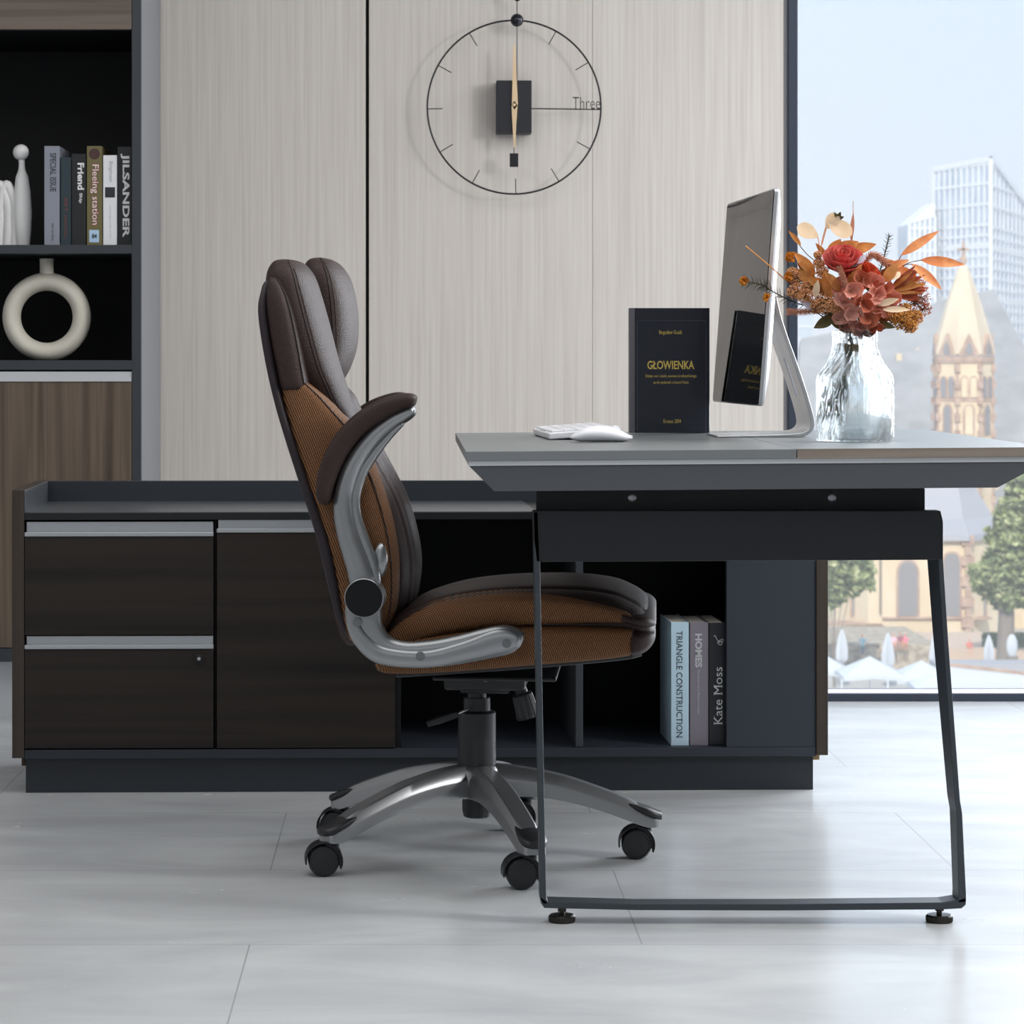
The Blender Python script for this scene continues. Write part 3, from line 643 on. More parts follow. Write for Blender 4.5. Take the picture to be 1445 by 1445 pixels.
# mouse
m0 = on_desk(805, 624.5); m1 = on_desk(892.5, 624); yM = (m0.y+m1.y)/2+.02; lm = m1.x-m0.x
ms = thing('computer_mouse', 'white rounded computer mouse on the desk in front of the keyboard', 'mouse', (m0.x+lm/2, yM, deskz(m0.x)+.0012))
zM = deskz(m0.x)+.0012
mm = MB(); ls = []
for i in range(25):
    t = i/24; x = m0.x+lm*t
    hw = .031*(max(math.sin(PI*min(max(t*.93+.035, .0), 1)), 0)**.45); h_ = .030*(math.sin(PI*(t*.9+.03))**.62)*(1.05-.25*t)
    zb0 = .006*max(0, (.16-t)/.16)**1.5+.004*max(0, (t-.9)/.1)
    ls.append([Vector((x, yM+hw*sgp(math.cos(a), .8), zM+zb0+(h_-zb0)*(.5+.5*sgp(math.sin(a), .9)) if h_ > zb0 else zM+zb0)) for a in [2*PI*k/24 for k in range(24)]])
mm.loops(ls).build('shell', M_white, ms, angle=60)
MB().box(m0.x+lm*.98, m1.x+.001, yM-.012, yM+.012, zM+.005, zM+.011).build('front_lip', M_white, ms, bevel=.001, smooth=False)
MB().cyl((m0.x+lm*.74, yM-.004, zM+.0195), (m0.x+lm*.74, yM+.004, zM+.0195), .0085, 16).build('scroll_wheel', M_white, ms)
# ------------------------------------------------------------------ office chair
FH = Frame(px_x(673, 5.03), 5.03, -5.0)
ch = thing('office_chair', 'brown leather executive swivel chair with woven brown sides at the desk', 'chair', None, M=FH.M)
def interp(secs, n):
    """secs: tuples whose first entry is the running parameter; smooth resampling"""
    return cat_rom(secs, n)
def back_loft(secs, wp, p=2.6, n=36, sub=5, e=None, front_groove=None):
    """horizontal slices of the back: (py, rear px, front px, w0, w1) sighted on plane wp"""
    ls = []
    for (py, r, f, w0, w1) in interp(secs, sub):
        A = FH.at(r, py, wp); B = FH.at(f, py, wp); cx_, hx = (A.x+B.x)/2, (B.x-A.x)/2; cy, hy = (w0+w1)/2, (w1-w0)/2
        # slices lean with the back so that thickness is measured across it
        loop = []
        for k in range(n):
            a = 2*PI*k/n; ux = sgp(math.cos(a), 2/p); uy = sgp(math.sin(a), 2/p)
            x = cx_+hx*ux; y = cy+hy*uy
            if front_groove and ux > .2: x -= front_groove(y)
            loop.append(FH.w((x, y, (A.z+B.z)/2)))
        ls.append(loop)
    return ls
def mirror_secs(secs): return [(a, b, c, -e_, -d_) for a, b, c, d_, e_ in secs]
shell = [(393, 372, 379, -.20, .20), (398, 368, 381, -.235, .235), (410, 365, 380, -.25, .25), (440, 361.5, 380, -.262, .262), (500, 370, 389, -.265, .265), (560, 383, 401, -.265, .265),
         (620, 400, 419, -.265, .265), (700, 425, 447, -.262, .262), (760, 443, 468, -.26, .26), (820, 457, 480, -.255, .255), (870, 470, 487, -.245, .245), (900, 483, 492, -.22, .22), (907, 488, 493, -.19, .19)]
MB().loops(back_loft(shell, -.25, 5, 44)).build('back_shell', M_leather2, ch, angle=60)
side = [(536, 402, 424, -.235, -.2), (541, 396, 433, -.262, -.16), (560, 397, 455, -.266, -.15), (582, 402, 476, -.268, -.15), (605, 408, 497, -.27, -.15), (640, 418, 517, -.27, -.15), (680, 431, 534, -.27, -.15),
        (730, 447, 549, -.268, -.15), (780, 462, 558, -.265, -.15), (830, 473, 559, -.26, -.15), (870, 478, 553, -.25, -.15), (900, 486, 536, -.235, -.15), (912, 495, 515, -.22, -.16)]
for ss, wp in ((side, -.25), (mirror_secs(side), .25)):
    if wp > 0: ss = [(a, b+6, c+6, d_, e_) for a, b, c, d_, e_ in [(q[0], (q[1]-VX)*.905+VX, (q[2]-VX)*.905+VX, q[3], q[4]) for q in ss]]; ss = [((a-VY)*.905+VY, b, c, d_, e_) for a, b, c, d_, e_ in ss]
    MB().loops(back_loft(ss, wp, 4, 32)).build('side_fabric', M_fabric, ch, angle=60)
bol = [(391, 380, 387, -.245, -.2), (396, 377, 394, -.258, -.17), (415, 374, 405, -.266, -.15), (440, 374, 414, -.27, -.15), (480, 380, 423, -.272, -.15), (520, 388, 430, -.272, -.15), (545, 393, 434, -.27, -.15), (552, 396, 433, -.262, -.16)]
for ss, wp in ((bol, -.25), (mirror_secs(bol), .25)):
    if wp > 0: ss = [((a-VY)*.905+VY, (b-VX)*.905+VX+6, (c-VX)*.905+VX+6, d_, e_) for a, b, c, d_, e_ in ss]
    MB().loops(back_loft(ss, wp, 3.2, 32)).build('side_bolster', M_leather, ch, angle=60)
def groove(y):
    return .009*max(0, math.cos(y*2*PI/.055))**6
cush = [(545, 430, 480, -.17, .17), (560, 428, 494, -.18, .18), (590, 432, 508, -.185, .185), (650, 436, 543, -.187, .187), (710, 448, 573, -.187, .187), (780, 462, 590, -.185, .185), (830, 474, 588, -.18, .18), (865, 480, 578, -.175, .175), (890, 488, 562, -.165, .165), (900, 495, 545, -.14, .14)]
MB().loops(back_loft(cush, 0, 3.6, 110, front_groove=groove)).build('back_cushion', M_leather, ch, angle=70)
lobeN = [(366.5, 398, 410, -.16, -.09), (369, 390, 422, -.2, -.04), (376, 384, 431, -.225, -.015), (390, 379, 441, -.238, -.006), (415, 378, 450, -.242, -.002), (450, 384, 460, -.242, 0), (490, 394, 470, -.236, 0), (520, 402, 478, -.226, 0),
         (545, 414, 486, -.21, 0), (570, 434, 492, -.185, 0), (592, 460, 499, -.14, 0), (612, 488, 508, -.09, -.02)]
lobeF = [(364.5, 447, 459, .09, .16), (367.5, 440, 470, .04, .2), (376, 434, 482, .015, .225), (395, 430, 494, .004, .238), (425, 428, 502, 0, .242), (460, 430, 505, 0, .24), (490, 436, 503, 0, .23), (515, 446, 496, 0, .21), (532, 460, 488, .02, .18), (542, 470, 482, .04, .14)]
MB().loops(back_loft(lobeN, -.13, 2.5, 48)).build('headrest_cushion', M_leather, ch, angle=70)
MB().loops(back_loft(lobeF, .13, 2.5, 48)).build('headrest_cushion', M_leather, ch, angle=70)
def stitch(pts, w, name='stitched_seam', r=.0010, dash=True, mt=None):
    """raised seam along pixel points sighted on plane(s) w"""
    q = cat_rom([(a, b, c) for a, b, c in pts], 14); m = MB(); V = [FH.w(FH.at(a, b, c)) for a, b, c in q]
    if not dash: m.tube(V, r, 6)
    else:
        for i in range(0, len(V)-1, 2): m.tube([V[i], V[i+1]], r, 5)
    return m.build(name, mt or M_thread, ch)
# lower body: seam rolls of the leather along the fabric edge
def surf_seam(secs, wp, p, k, off=.0012, r=.0014, rng=None, name='piping', mt=None, n=48):
    L = back_loft(secs, wp, p, n); m = MB(); pts = []
    for i, l in enumerate(L):
        if rng and not rng[0] <= i/len(L) <= rng[1]: continue
        c = sum(l, Vector())/len(l); pts.append(l[k % n]+(l[k % n]-c).normalized()*off)
    m.tube(pts, r, 6); return m.build(name, mt or M_leather, ch)
surf_seam(side, -.25, 4, 36+6, rng=(.05, .97), name='piping')
surf_seam(bol, -.25, 3.2, 42, rng=(.06, .97), r=.0012, name='seam', mt=M_thread)
surf_seam(lobeN, -.13, 2.5, 39, rng=(.08, .98), r=.0011, off=.0003, name='seam', mt=M_thread)
surf_seam(lobeN, -.13, 2.5, 40, rng=(.2, .9), r=.0007, off=.0003, name='seam', mt=M_thread)
surf_seam(lobeF, .13, 2.5, 38, rng=(.05, .8), r=.0011, off=.0003, name='seam', mt=M_thread)
surf_seam(lobeF, .13, 2.5, 39, rng=(.05, .8), r=.0007, off=.0003, name='seam', mt=M_thread)
# seat
def seat_loft(secs, wp, p, n=56, sub=5, groove=None, pt=None):
    """vertical slices: (px, top py, bottom py, half width)"""
    ls = []
    for (px, t, b, hw) in interp(secs, sub):
        A = FH.at(px, t, wp); B = FH.at(px, b, wp); cz_, hz = (A.z+B.z)/2, (A.z-B.z)/2; loop = []
        for k in range(n):
            a = 2*PI*k/n; z = cz_+hz*sgp(math.sin(a), 2/p); y = hw*sgp(math.cos(a), 2/p)
            if groove and math.sin(a) > .3: z -= groove(y)
            loop.append(FH.w(((A.x+B.x)/2, y, z)))
        ls.append(loop)
    return ls
lo = [(524, 925, 944, .2), (530, 915, 953, .235), (550, 905, 957, .252), (600, 895, 956, .262), (660, 886, 952, .266), (720, 881, 947, .268), (780, 880, 942, .268), (840, 881, 937, .266), (880, 883, 932, .262), (892, 884, 929, .258)]
MB().loops(seat_loft(lo, -.262, 6)).build('seat_side_fabric', M_fabric, ch, angle=60)
up_ = [(545, 893, 925, .225), (556, 882, 925, .24), (580, 866, 918, .25), (620, 850, 905, .258), (680, 840, 895, .262), (740, 837, 889, .264), (800, 840, 886, .264), (850, 849, 884, .262), (880, 859, 883, .26), (891, 866, 882, .257)]
MB().loops(seat_loft(up_, -.258, 5)).build('seat_side_fabric', M_fabric, ch, angle=60)
def sgroove(y): return .007*(max(0, math.cos((y)*2*PI/.17))**10)
cu_ = [(545, 880, 905, .12), (555, 868, 915, .19), (575, 853, 905, .225), (605, 838, 895, .24), (650, 825, 885, .25), (700, 818, 880, .254), (760, 815, 876, .256), (820, 816, 876, .256), (865, 822, 880, .254), (890, 832, 884, .25), (905, 841, 886, .244), (915, 851, 886, .232), (921, 862, 885, .215), (924, 872, 882, .19)]
MB().loops(seat_loft(cu_, 0, 3.3, 90, groove=sgroove)).build('seat_cushion', M_leather, ch, angle=70)
fc = [(868, 856, 880, .24), (878, 860, 882, .262), (890, 865, 885, .264), (903, 866, 888, .262), (913, 868, 889, .254), (920, 872, 888.5, .242), (924.5, 877, 887, .228), (926, 881, 884.5, .21)]
MB().loops(seat_loft(fc, -.25, 4, 60)).build('seat_front_roll', M_leather, ch, angle=70)
fl = [(889, 886, 930, .255), (893, 886, 931, .263), (903, 887, 929, .261), (912, 888, 925, .253), (919, 890, 918, .242), (923.5, 893, 910, .228), (925, 897, 904, .215)]
MB().loops(seat_loft(fl, -.25, 4, 60)).build('seat_front_roll', M_leather, ch, angle=70)
stitch([(890.5, 930, -.268), (892, 905, -.2685), (893, 886, -.268), (893.5, 868, -.268), (890, 858, -.262)], 0, 'stitched_seam', .0011)
stitch([(893, 883.5, -.266), (850, 882, -.268), (800, 881, -.27), (760, 881, -.27)], 0, 'stitched_seam', .001, False)
MB().loops(seat_loft([(560, 950, 960, .2), (570, 948, 959, .225), (700, 940, 950, .23), (800, 932, 942, .23), (880, 925, 935, .22), (905, 924, 931, .2)], -.24, 6)).build('seat_pan', M_plastic, ch)
# arms
def ribbon(pts, w, hw, n=20, p=2.6, closed_taper=True):
    """pts: (px, py, half width in px) sighted on plane w; hw lateral half width"""
    q = cat_rom(pts, 6); m = MB(); ls = []
    for i, (a, b, h) in enumerate(q):
        A = FH.at(a, b, w); k0_, k1_ = q[max(i-1, 0)], q[min(i+1, len(q)-1)]
        T = (FH.at(k1_[0], k1_[1], w)-FH.at(k0_[0], k0_[1], w)).normalized(); Nn = Vector((T.z, 0, -T.x)); s = 4.78/F
        end = min(i, len(q)-1-i); g = [.45, .8, .95][end] if (closed_taper and end < 3) else 1
        L = hw if not callable(hw) else hw(i/len(q))
        ls.append([FH.w(A+Nn*(h*s*g*sgp(math.cos(2*PI*k/n), 2/p))+Vector((0, L*g*sgp(math.sin(2*PI*k/n), 2/p), 0))) for k in range(n)])
    return m.loops(ls)
def make_arm(w, sgn, tilt=None):
    lw = [(517, 832, 24), (513, 868, 26), (521, 894, 23), (541, 915, 19.5), (570, 923, 18), (610, 922, 19), (650, 916, 20.5), (685, 908, 21.5), (712, 903, 21), (729, 903, 16), (738, 906, 9)]
    R = None
    T = []
    a1 = ribbon(lw, w, .016, 28, 3.4).build('arm_bracket', M_silver, ch, angle=60)
    # raised outer ridge of the bracket
    r1 = ribbon([(498, 845, 8), (499, 880, 10), (512, 905, 12), (540, 925, 13), (600, 930, 12.5), (655, 919, 14.5), (700, 906, 17.5), (722, 904, 15), (734, 907, 8)], w+sgn*.012, .008, 18, 2.6).build('bracket_ridge', M_silver, a1, angle=60)
    up = [(516, 832, 21), (507, 798, 19), (494, 760, 17), (486, 725, 15.5), (487, 692, 14.5), (500, 655, 14), (524, 620, 13), (550, 597, 12), (573, 584, 10.5), (586, 577, 7)]
    inn = [(531, 832, 9), (523, 795, 10), (510, 757, 9.5), (502, 728, 8.5), (501, 700, 8), (511, 668, 7.5), (529, 640, 6.5), (548, 617, 5), (560, 605, 4), (570, 596, 3)]
    pad = [(458, 712, 9), (460, 685, 13), (470, 652, 15), (487, 622, 15.5), (510, 597, 15), (537, 579, 14.5), (560, 569, 12.5), (577, 565, 10.5), (587, 567, 8)]
    if tilt:
        def rt(pts):
            o = []
            for a, b, h in pts:
                u, v = a-516, b-842; c_, s_ = math.cos(tilt), math.sin(tilt); o.append((516+u*c_-v*s_, 842+u*s_+v*c_, h))
            return o
        up, inn, pad = rt(up), rt(inn), rt(pad)
    ribbon(up, w, .021, 28, 2.1).build('arm', M_silver, ch, angle=60)
    ribbon(inn, w, .011, 20, 3).build('arm_rib', M_silver, ch, angle=60)
    ribbon(pad, w, lambda t: .033, 24, 3.2).build('arm_pad', M_leather, ch, angle=60)
    c = FH.at(516, 842, w); c2 = c+Vector((0, sgn*.030, 0))
    p0, p1 = FH.w(c), FH.w(c2)
    pv = MB().cyl(FH.w(c-Vector((0, sgn*.02, 0))), p1, .0335, 40).build('pivot_housing', M_silver, ch, bevel=.0015)
    MB().cyl(FH.w(c+Vector((0, sgn*.0302, 0))), FH.w(c+Vector((0, sgn*.0312, 0))), .0316, 40).build('pivot_cap', M_plastic_gl, pv)
    for (a, b, r) in ((504, 878, 6.5), (593, 926, 6.5), (715, 908, 6.5)):
        q = FH.at(a, b, w+sgn*.02); MB().cyl(FH.w(q-Vector((0, sgn*.004, 0))), FH.w(q+Vector((0, sgn*.0012, 0))), r*4.75/F, 20).build('screw_cap', M_scap, a1)
M_scap = mat('grey_screw_cap', (112, 114, 116), .45, .5)
make_arm(-.292, -1)
make_arm(.292, 1, -.045)
# lumbar knob seen past the arm
q = FH.at(537, 790, -.283)
MB().ball(FH.w(q), (.0125, .012, .029), 18, 14).build('lumbar_knob', M_silver, ch)
# mechanism
bxs = lambda a, b, c, d_, w0, w1: (lambda A, B: MB(FH.M).box(A.x, B.x, w0, w1, B.z, A.z))(FH.at(a, b, 0), FH.at(c, d_, 0))
bxs(632, 947, 745, 966, -.10, .10).build('tilt_mechanism', M_plastic, ch, bevel=.006, smooth=False)
bxs(652, 945, 722, 974, -.06, .06).build('tilt_mechanism', M_plastic, ch, bevel=.006, smooth=False)
bxs(620, 940, 790, 948, -.16, .16).build('seat_plate', M_plastic, ch, bevel=.004, smooth=False)
q = FH.at(685, 958.5, -.1); MB().ball(FH.w(q), .0055, 12, 8).build('bolt', M_chrome, ch)
A, B, Cc, Dd = FH.at(603, 1022, -.12), FH.at(645, 1008, -.11), FH.at(646, 1008, -.11), FH.at(665, 999, -.02)
MB().tube([FH.w(A), FH.w(A*.6+B*.4), FH.w(B)], [(.005, .0065), (.007, .007), (.006, .006)], 12, up=(0, 1, 0), p=3.5).build('lever_paddle', M_plastic, ch)
MB().tube([FH.w(B), FH.w(Dd), FH.w(Dd+Vector((.02, .02, .02)))], .003, 8).build('lever_rod', M_chrome, ch)
kA, kB = FH.at(736, 978, -.05), FH.at(746, 1013, -.05); kd = (kB-kA)
MB().tube([FH.w(kA-kd*.9), FH.w(kA)], [.008, .012], 16).build('tension_spring', M_plastic, ch)
ls = []
for t, r in ((0, .0165), (.08, .019), (.9, .0215), (1, .0195)):
    pts = MB().tube([FH.w(kA+kd*t), FH.w(kA+kd*(t+.001))], r, 48); l = pts.v[:48]
    c = sum(l, Vector())/48; ls.append([c+(p-c)*(.94 if k % 4 == 0 else 1) for k, p in enumerate(l)])
MB().loops(ls).build('tension_knob', M_plastic, ch, angle=25)
ax = lambda z: FH.w((0, 0, z))
zc0 = lambda py: H-(py-VY)*5.03/F
MB().lathe([(.0245, zc0(1004)), (.024, zc0(984)), (.017, zc0(984)), (.0165, zc0(960))], ax(0), 32).build('gas_lift_sleeve', M_plastic, ch)
MB().lathe([(.0345, zc0(1086)), (.034, zc0(1005)), (.031, zc0(1003)), (.025, zc0(1002))], ax(0), 40).build('column_cover', M_plastic, ch)
# star base
hubz0, hubz1 = .112, zc0(1079)
hub = MB().lathe([(.034, hubz0-.004), (.045, hubz0+.004), (.047, .145), (.042, hubz1-.006), (.036, hubz1)], ax(0), 40).build('base_hub', M_silver, ch, angle=50)
MB().lathe([(.0265, hubz0-.006), (.0265, .085), (.024, .074), (.02, .072)], ax(0), 28).build('hub_plug', M_plastic, hub)
for k in range(5):
    a = math.radians(-73.5+72*k)-math.radians(-5.0); d = Vector((math.cos(a), math.sin(a), 0)); sd = Vector((-d.y, d.x, 0))
    ls = []
    for (r, zt_, zb_l, wt, wb_) in interp([(.01, hubz1+.001, .113, .014, .026), (.05, hubz1-.001, .112, .0155, .027), (.10, hubz1-.008, .1125, .0165, .0265), (.16, hubz1-.021, .104, .017, .0255), (.22, hubz1-.041, .088, .017, .0245), (.27, hubz1-.060, .07, .0165, .0235), (.30, .0900, .0590, .016, .022), (.318, .0820, .0575, .0145, .020), (.325, .079, .059, .011, .016)], 4):
        zm = zt_-(zt_-zb_l)*.42
        prof = [(-wb_, zb_l), (-wb_, zm-.002), (-wb_+.001, zm+.002), (-wt, zt_-.001), (-wt+.003, zt_+.0015), (wt-.003, zt_+.0015), (wt, zt_-.001), (wb_-.001, zm+.002), (wb_, zm-.002), (wb_, zb_l)]
        ls.append([FH.w(d*r+sd*y+Vector((0, 0, z))) for y, z in prof])
    lg = MB().loops(ls).build('base_leg', M_silver, ch, angle=22)
    ls = []
    for (r, zt_, wt, hh) in interp([(.205, .1265, .003, .004), (.225, .1195, .010, .006), (.255, .1085, .0165, .010), (.285, .0995, .0225, .016), (.305, .0935, .0245, .018), (.32, .0875, .0225, .018), (.331, .0835, .015, .014)], 4):
        ls.append([FH.w(d*r+sd*(wt*sgp(math.cos(2*PI*j/20), .75))+Vector((0, 0, zt_-hh/2+hh/2*sgp(math.sin(2*PI*j/20), .75)))) for j in range(20)])
    MB().loops(ls).build('foot_cap', M_plastic, lg, angle=60)
    # caster: stem, hood and two wheels, trailing to the left
    st = FH.w(d*.305); tr = Vector((-1, .06 if k % 2 else -.08, 0)).normalized(); axd = Vector((-tr.y, tr.x, 0))
    wc = st+tr*.019+Vector((0, 0, .0268))
    cs = MB().cyl(st+Vector((0, 0, .045)), st+Vector((0, 0, .06)), .0085, 16).build('caster_stem', M_plastic, ch)
    hd = MB()
    lo_, li = [], []
    for j in range(19):
        t = math.radians(-25+215*j/18); u = -tr*math.cos(t)+Vector((0, 0, math.sin(t)))
        rr_ = .0325 if j > 6 else .0335
        lo_.append([wc+u*rr_-axd*.0215, wc+u*rr_+axd*.0215, wc+u*(rr_-.003)+axd*.0195, wc+u*(rr_-.003)-axd*.0195])
    hd.loops(lo_)
    bpts = [wc+(-tr*math.cos(math.radians(t)) + Vector((0, 0, math.sin(math.radians(t)))))*.0335 for t in range(-20, 95, 12)]
    prism = [p-axd*.016 for p in bpts]+[wc-tr*.006-axd*.016+Vector((0, 0, .012))]
    hd.prism(prism, axd*.032)
    hd.build('caster_hood', M_plastic, cs, bevel=.0008, angle=50)
    for sgn in (-1, 1):
        o_ = wc+axd*sgn*.0065
        MB().lathe([(.0255, 0), (.0268, .002), (.0268, .012), (.0245, .0155), (.023, .0158), (.0225, .0148), (.008, .0165), (.001, .0168)], o_, 36, axis=axd*sgn).build('wheel', M_plastic, cs, angle=40)
# ------------------------------------------------------------------ glass vase
YV = 4.745
v0 = on_desk(1206.5, 624)
cxv = px_x(1206.5, YV); zv = tz(cxv+.05, zt)+.001; sv = YV/F
vs_thing = thing('glass_vase', 'ribbed clear glass bottle vase on the right half of the desk', 'vase', (cxv, YV, zv))
zpx = lambda py: max(H-(py-VY)*sv, zv)
M_glass = mat('ribbed_glass', (245, 250, 252), .02, trans=1, ior=1.42, spec=.5)
def see_through(m, k):
    nt = m.node_tree; b = nt.nodes['Principled BSDF']; t = nt.nodes.new('ShaderNodeBsdfTransparent'); t.inputs[0].default_value = (.96, .98, .985, 1); mx = nt.nodes.new('ShaderNodeMixShader'); mx.inputs[0].default_value = k
    nt.links.new(b.outputs[0], mx.inputs[1]); nt.links.new(t.outputs[0], mx.inputs[2]); nt.links.new(mx.outputs[0], nt.nodes['Material Output'].inputs[0])
see_through(M_glass, .36)
def rib(z, a): return .0011*math.sin(a*26+5*math.sin(z*60)) + .0006*math.sin(a*41+z*150)
out = cat_rom([(628.5, 47), (626, 51.5), (618, 53.5), (580, 53.8), (545, 53.8), (534, 53), (528, 51), (520, 45), (510, 38.5), (500, 34), (488, 31.5), (476, 31), (468, 32), (465.5, 31)], 4)
inn_ = [(621, 40), (618, 49), (580, 51), (536, 50.3), (530, 48), (520, 42), (510, 35.5), (500, 31), (488, 28.5), (476, 28), (468, 28.6)][::-1]
ls = []
N_ = 120
for py, r in out+inn_:
    z = zpx(py) if py < 628 else zv
    inner = (py, r) in inn_
    ls.append([Vector((cxv+(r*sv+(0 if py > 620 or py < 470 or inner else rib(z, 2*PI*k/N_)))*math.cos(2*PI*k/N_), YV+(r*sv+(0 if py > 620 or py < 470 or inner else rib(z, 2*PI*k/N_)))*math.sin(2*PI*k/N_), z)) for k in range(N_)])
MB().loops(ls).build('glass_body', M_glass, vs_thing, angle=70)
# ------------------------------------------------------------------ flowers
def V(px, py, dy=0): Z = YV+dy; return P(px, py, Z)
def fmat(n, c, c2=None, rough=.65, sc=60):
    m = mat(n, c, rough, spec=.25)
    if c2: vary(m, [c, c2], sc, (1, 1, 1), .35, .65, 3)
    nt = m.node_tree; b = nt.nodes['Principled BSDF']; tr = nt.nodes.new('ShaderNodeBsdfTranslucent'); mx = nt.nodes.new('ShaderNodeMixShader'); mx.inputs[0].default_value = .35
    if b.inputs['Base Color'].links: nt.links.new(b.inputs['Base Color'].links[0].from_socket, tr.inputs[0])
    else: tr.inputs[0].default_value = (*lin(c), 1)
    nt.links.new(b.outputs[0], mx.inputs[1]); nt.links.new(tr.outputs[0], mx.inputs[2]); nt.links.new(mx.outputs[0], nt.nodes['Material Output'].inputs[0])
    return m
F_red = fmat('rose_petal', (220, 100, 98), (232, 134, 122)); F_coral = fmat('coral_petal', (226, 152, 134), (240, 182, 162)); F_rust = fmat('rust_petal', (190, 104, 80), (210, 132, 102))
F_pinkpale = fmat('pale_pink_petal', (214, 160, 146), (226, 176, 160)); F_cream = fmat('cream_leaf', (240, 218, 186), (246, 228, 202)); F_orange = fmat('orange_leaf', (226, 154, 104), (238, 178, 124))
F_gold = fmat('golden_leaf', (206, 140, 82), (230, 174, 106)); F_brown = fmat('brown_leaf', (160, 108, 70), (190, 138, 92)); F_fluff = fmat('tan_blossom', (222, 166, 120), (238, 190, 142), .9)
F_fluff2 = fmat('mustard_blossom', (206, 142, 72), (228, 176, 104), .9); F_stem = fmat('green_stem', (62, 104, 70), (84, 124, 84)); F_bstem = fmat('brown_stem', (122, 90, 62)); F_dark = fmat('dark_needle', (58, 58, 44), (84, 78, 54))
F_yel = fmat('marigold_petal', (224, 158, 60), (206, 124, 44)); F_green = fmat('olive_leaf', (96, 92, 60), (124, 110, 72)); F_plume = fmat('dusty_pink_plume', (196, 140, 116), (216, 166, 140), .9)
F_lav = fmat('lilac_leaf', (206, 200, 214)); 
def leaf(m, a, b, wid, nrm, curl=.15, fold=.25, n=9, tipw=0, wave=0, back=False):
    a, b = Vector(a), Vector(b); t = b-a; L = t.length; t.normalize(); nrm = Vector(nrm); nrm = (nrm-t*nrm.dot(t)).normalized(); s = t.cross(nrm)
    rows = []
    for i in range(n):
        u = i/(n-1); wv = wid*(math.sin(PI*min(max(u**.85, .02), .985))**.8 if not tipw else (math.sin(PI*.5*min(u*1.5+.12, 1)) if u < .6 else math.sqrt(max(1-((u-.6)/.4)**2, .03))))
        c = a+t*(L*u)+nrm*(-curl*L*(u*u)+wave*L*math.sin(u*7))
        rows.append([c+s*(wv*q)+nrm*(fold*wv*abs(q)**1.5) for q in (-1, -.55, 0, .55, 1)])
    th = nrm*.0005; vs_ = [p for r in rows for p in r]+[p-th for r in rows for p in r]; k = 5; off = n*k; fs = []
    for i in range(n-1):
        for j in range(k-1):
            q = i*k+j; fs.append((q, q+1, q+k+1, q+k)); fs.append((off+q, off+q+k, off+q+k+1, off+q+1))
    for i in range(n-1):
        q = i*k; fs.append((q, q+k, off+q+k, off+q)); q = i*k+k-1; fs.append((q, off+q, off+q+k, q+k))
    fs.append(tuple(list(range(k))[::-1]+[off+j for j in range(k)])[:0] or (0, off, off+1, 1)); 
    m.add(vs_, fs)
neck = V(1198, 492); KN = iter(range(100))
def stem(m, top, mid=None, r=.0011, foot=None):
    """from the blossom down through the neck of the vase to the bottom of the glass"""
    k = next(KN); a = k*2.4; nk = V(1199, 490)+Vector((.0085*math.cos(a)*(.4+.6*((k*7) % 5)/5), .0085*math.sin(a)*(.4+.6*((k*7) % 5)/5), 0))
    ft = V(foot[0], foot[1])+Vector((0, .012*math.sin(a), 0)) if foot else V(1189-9*((k*3) % 4), 600-4*(k % 4))+Vector((0, .02*math.sin(a*1.7), 0))
    pts = [Vector(top)]
    if mid: pts.append(Vector(mid))
    pts += [V(1200, 462)*.5+nk*.5+Vector((0, 0, .005)), nk, nk*.5+ft*.5+Vector((.002*math.cos(a), 0, 0)), ft]
    m.tube([Vector(q) for q in cat_rom(pts, 6)], r, 7)
    return m
FG = None
def flower(name, label, cat, top, parts_, smat=None, mid=None, foot=None, r=.0009, group=None):
    t = thing(name, label, cat, V(1199, 490), group=group)
    if len(C.objects) % 3: smat = F_stem
    st = stem(MB(), top, mid, r, foot).build('stem', smat or F_stem, t)
    for pn, m, mt in parts_: m.build(pn, mt, t, smooth=True, angle=60)
    return t
R_ = random.Random(11)
def rv(s=1): return Vector((R_.uniform(-1, 1), R_.uniform(-1, 1), R_.uniform(-1, 1)))*s
CAMV = Vector((0, -1, 0))
def cupped(m, c, d, size, open_=.5, cup=.5, n=7):
    """round cupped petal growing from c along d"""
    leaf(m, c, Vector(c)+Vector(d).normalized()*size, size*.55, CAMV+rv(.5), -open_*.2, cup, n, tipw=1)
def rose(c, r):
    m = MB(); c = Vector(c)
    for ring, (n, rr_, lean, h) in enumerate(((3, .18, .0, .9), (4, .36, .12, .95), (5, .56, .28, .92), (6, .78, .5, .8), (7, .95, .85, .6))):
        for k in range(n):
            a = 2*PI*(k+ring*.37)/n; ls_ = []
            for i in range(7):
                u = i/6; row = []
                for j in range(9):
                    q = (j/8-.5)*2*PI/n*1.45; rad = r*rr_*(.45+.55*math.sin(u*PI*.5))+r*lean*.35*u*u - (0 if ring else 0)
                    zz = r*(-.75+1.5*h*u)-r*.22*(abs(j/8-.5)*2)**2.5*u
                    row.append(c+Vector((rad*math.cos(a+q), rad*math.sin(a+q), zz)))
                ls_.append(row)
            vs_ = [p for l in ls_ for p in l]; cc = c+Vector((0, 0, -r*.3)); vs2 = [p+(cc-p).normalized()*.0007 for p in vs_]; off = len(vs_); fs = []
            for i in range(6):
                for j in range(8):
                    q = i*9+j; fs += [(q, q+1, q+10, q+9), (off+q, off+q+9, off+q+10, off+q+1)]
            for j in range(8): q = 54+j; fs.append((q, q+1, off+q+1, off+q))
            m.add(vs_+vs2, fs)
    return m
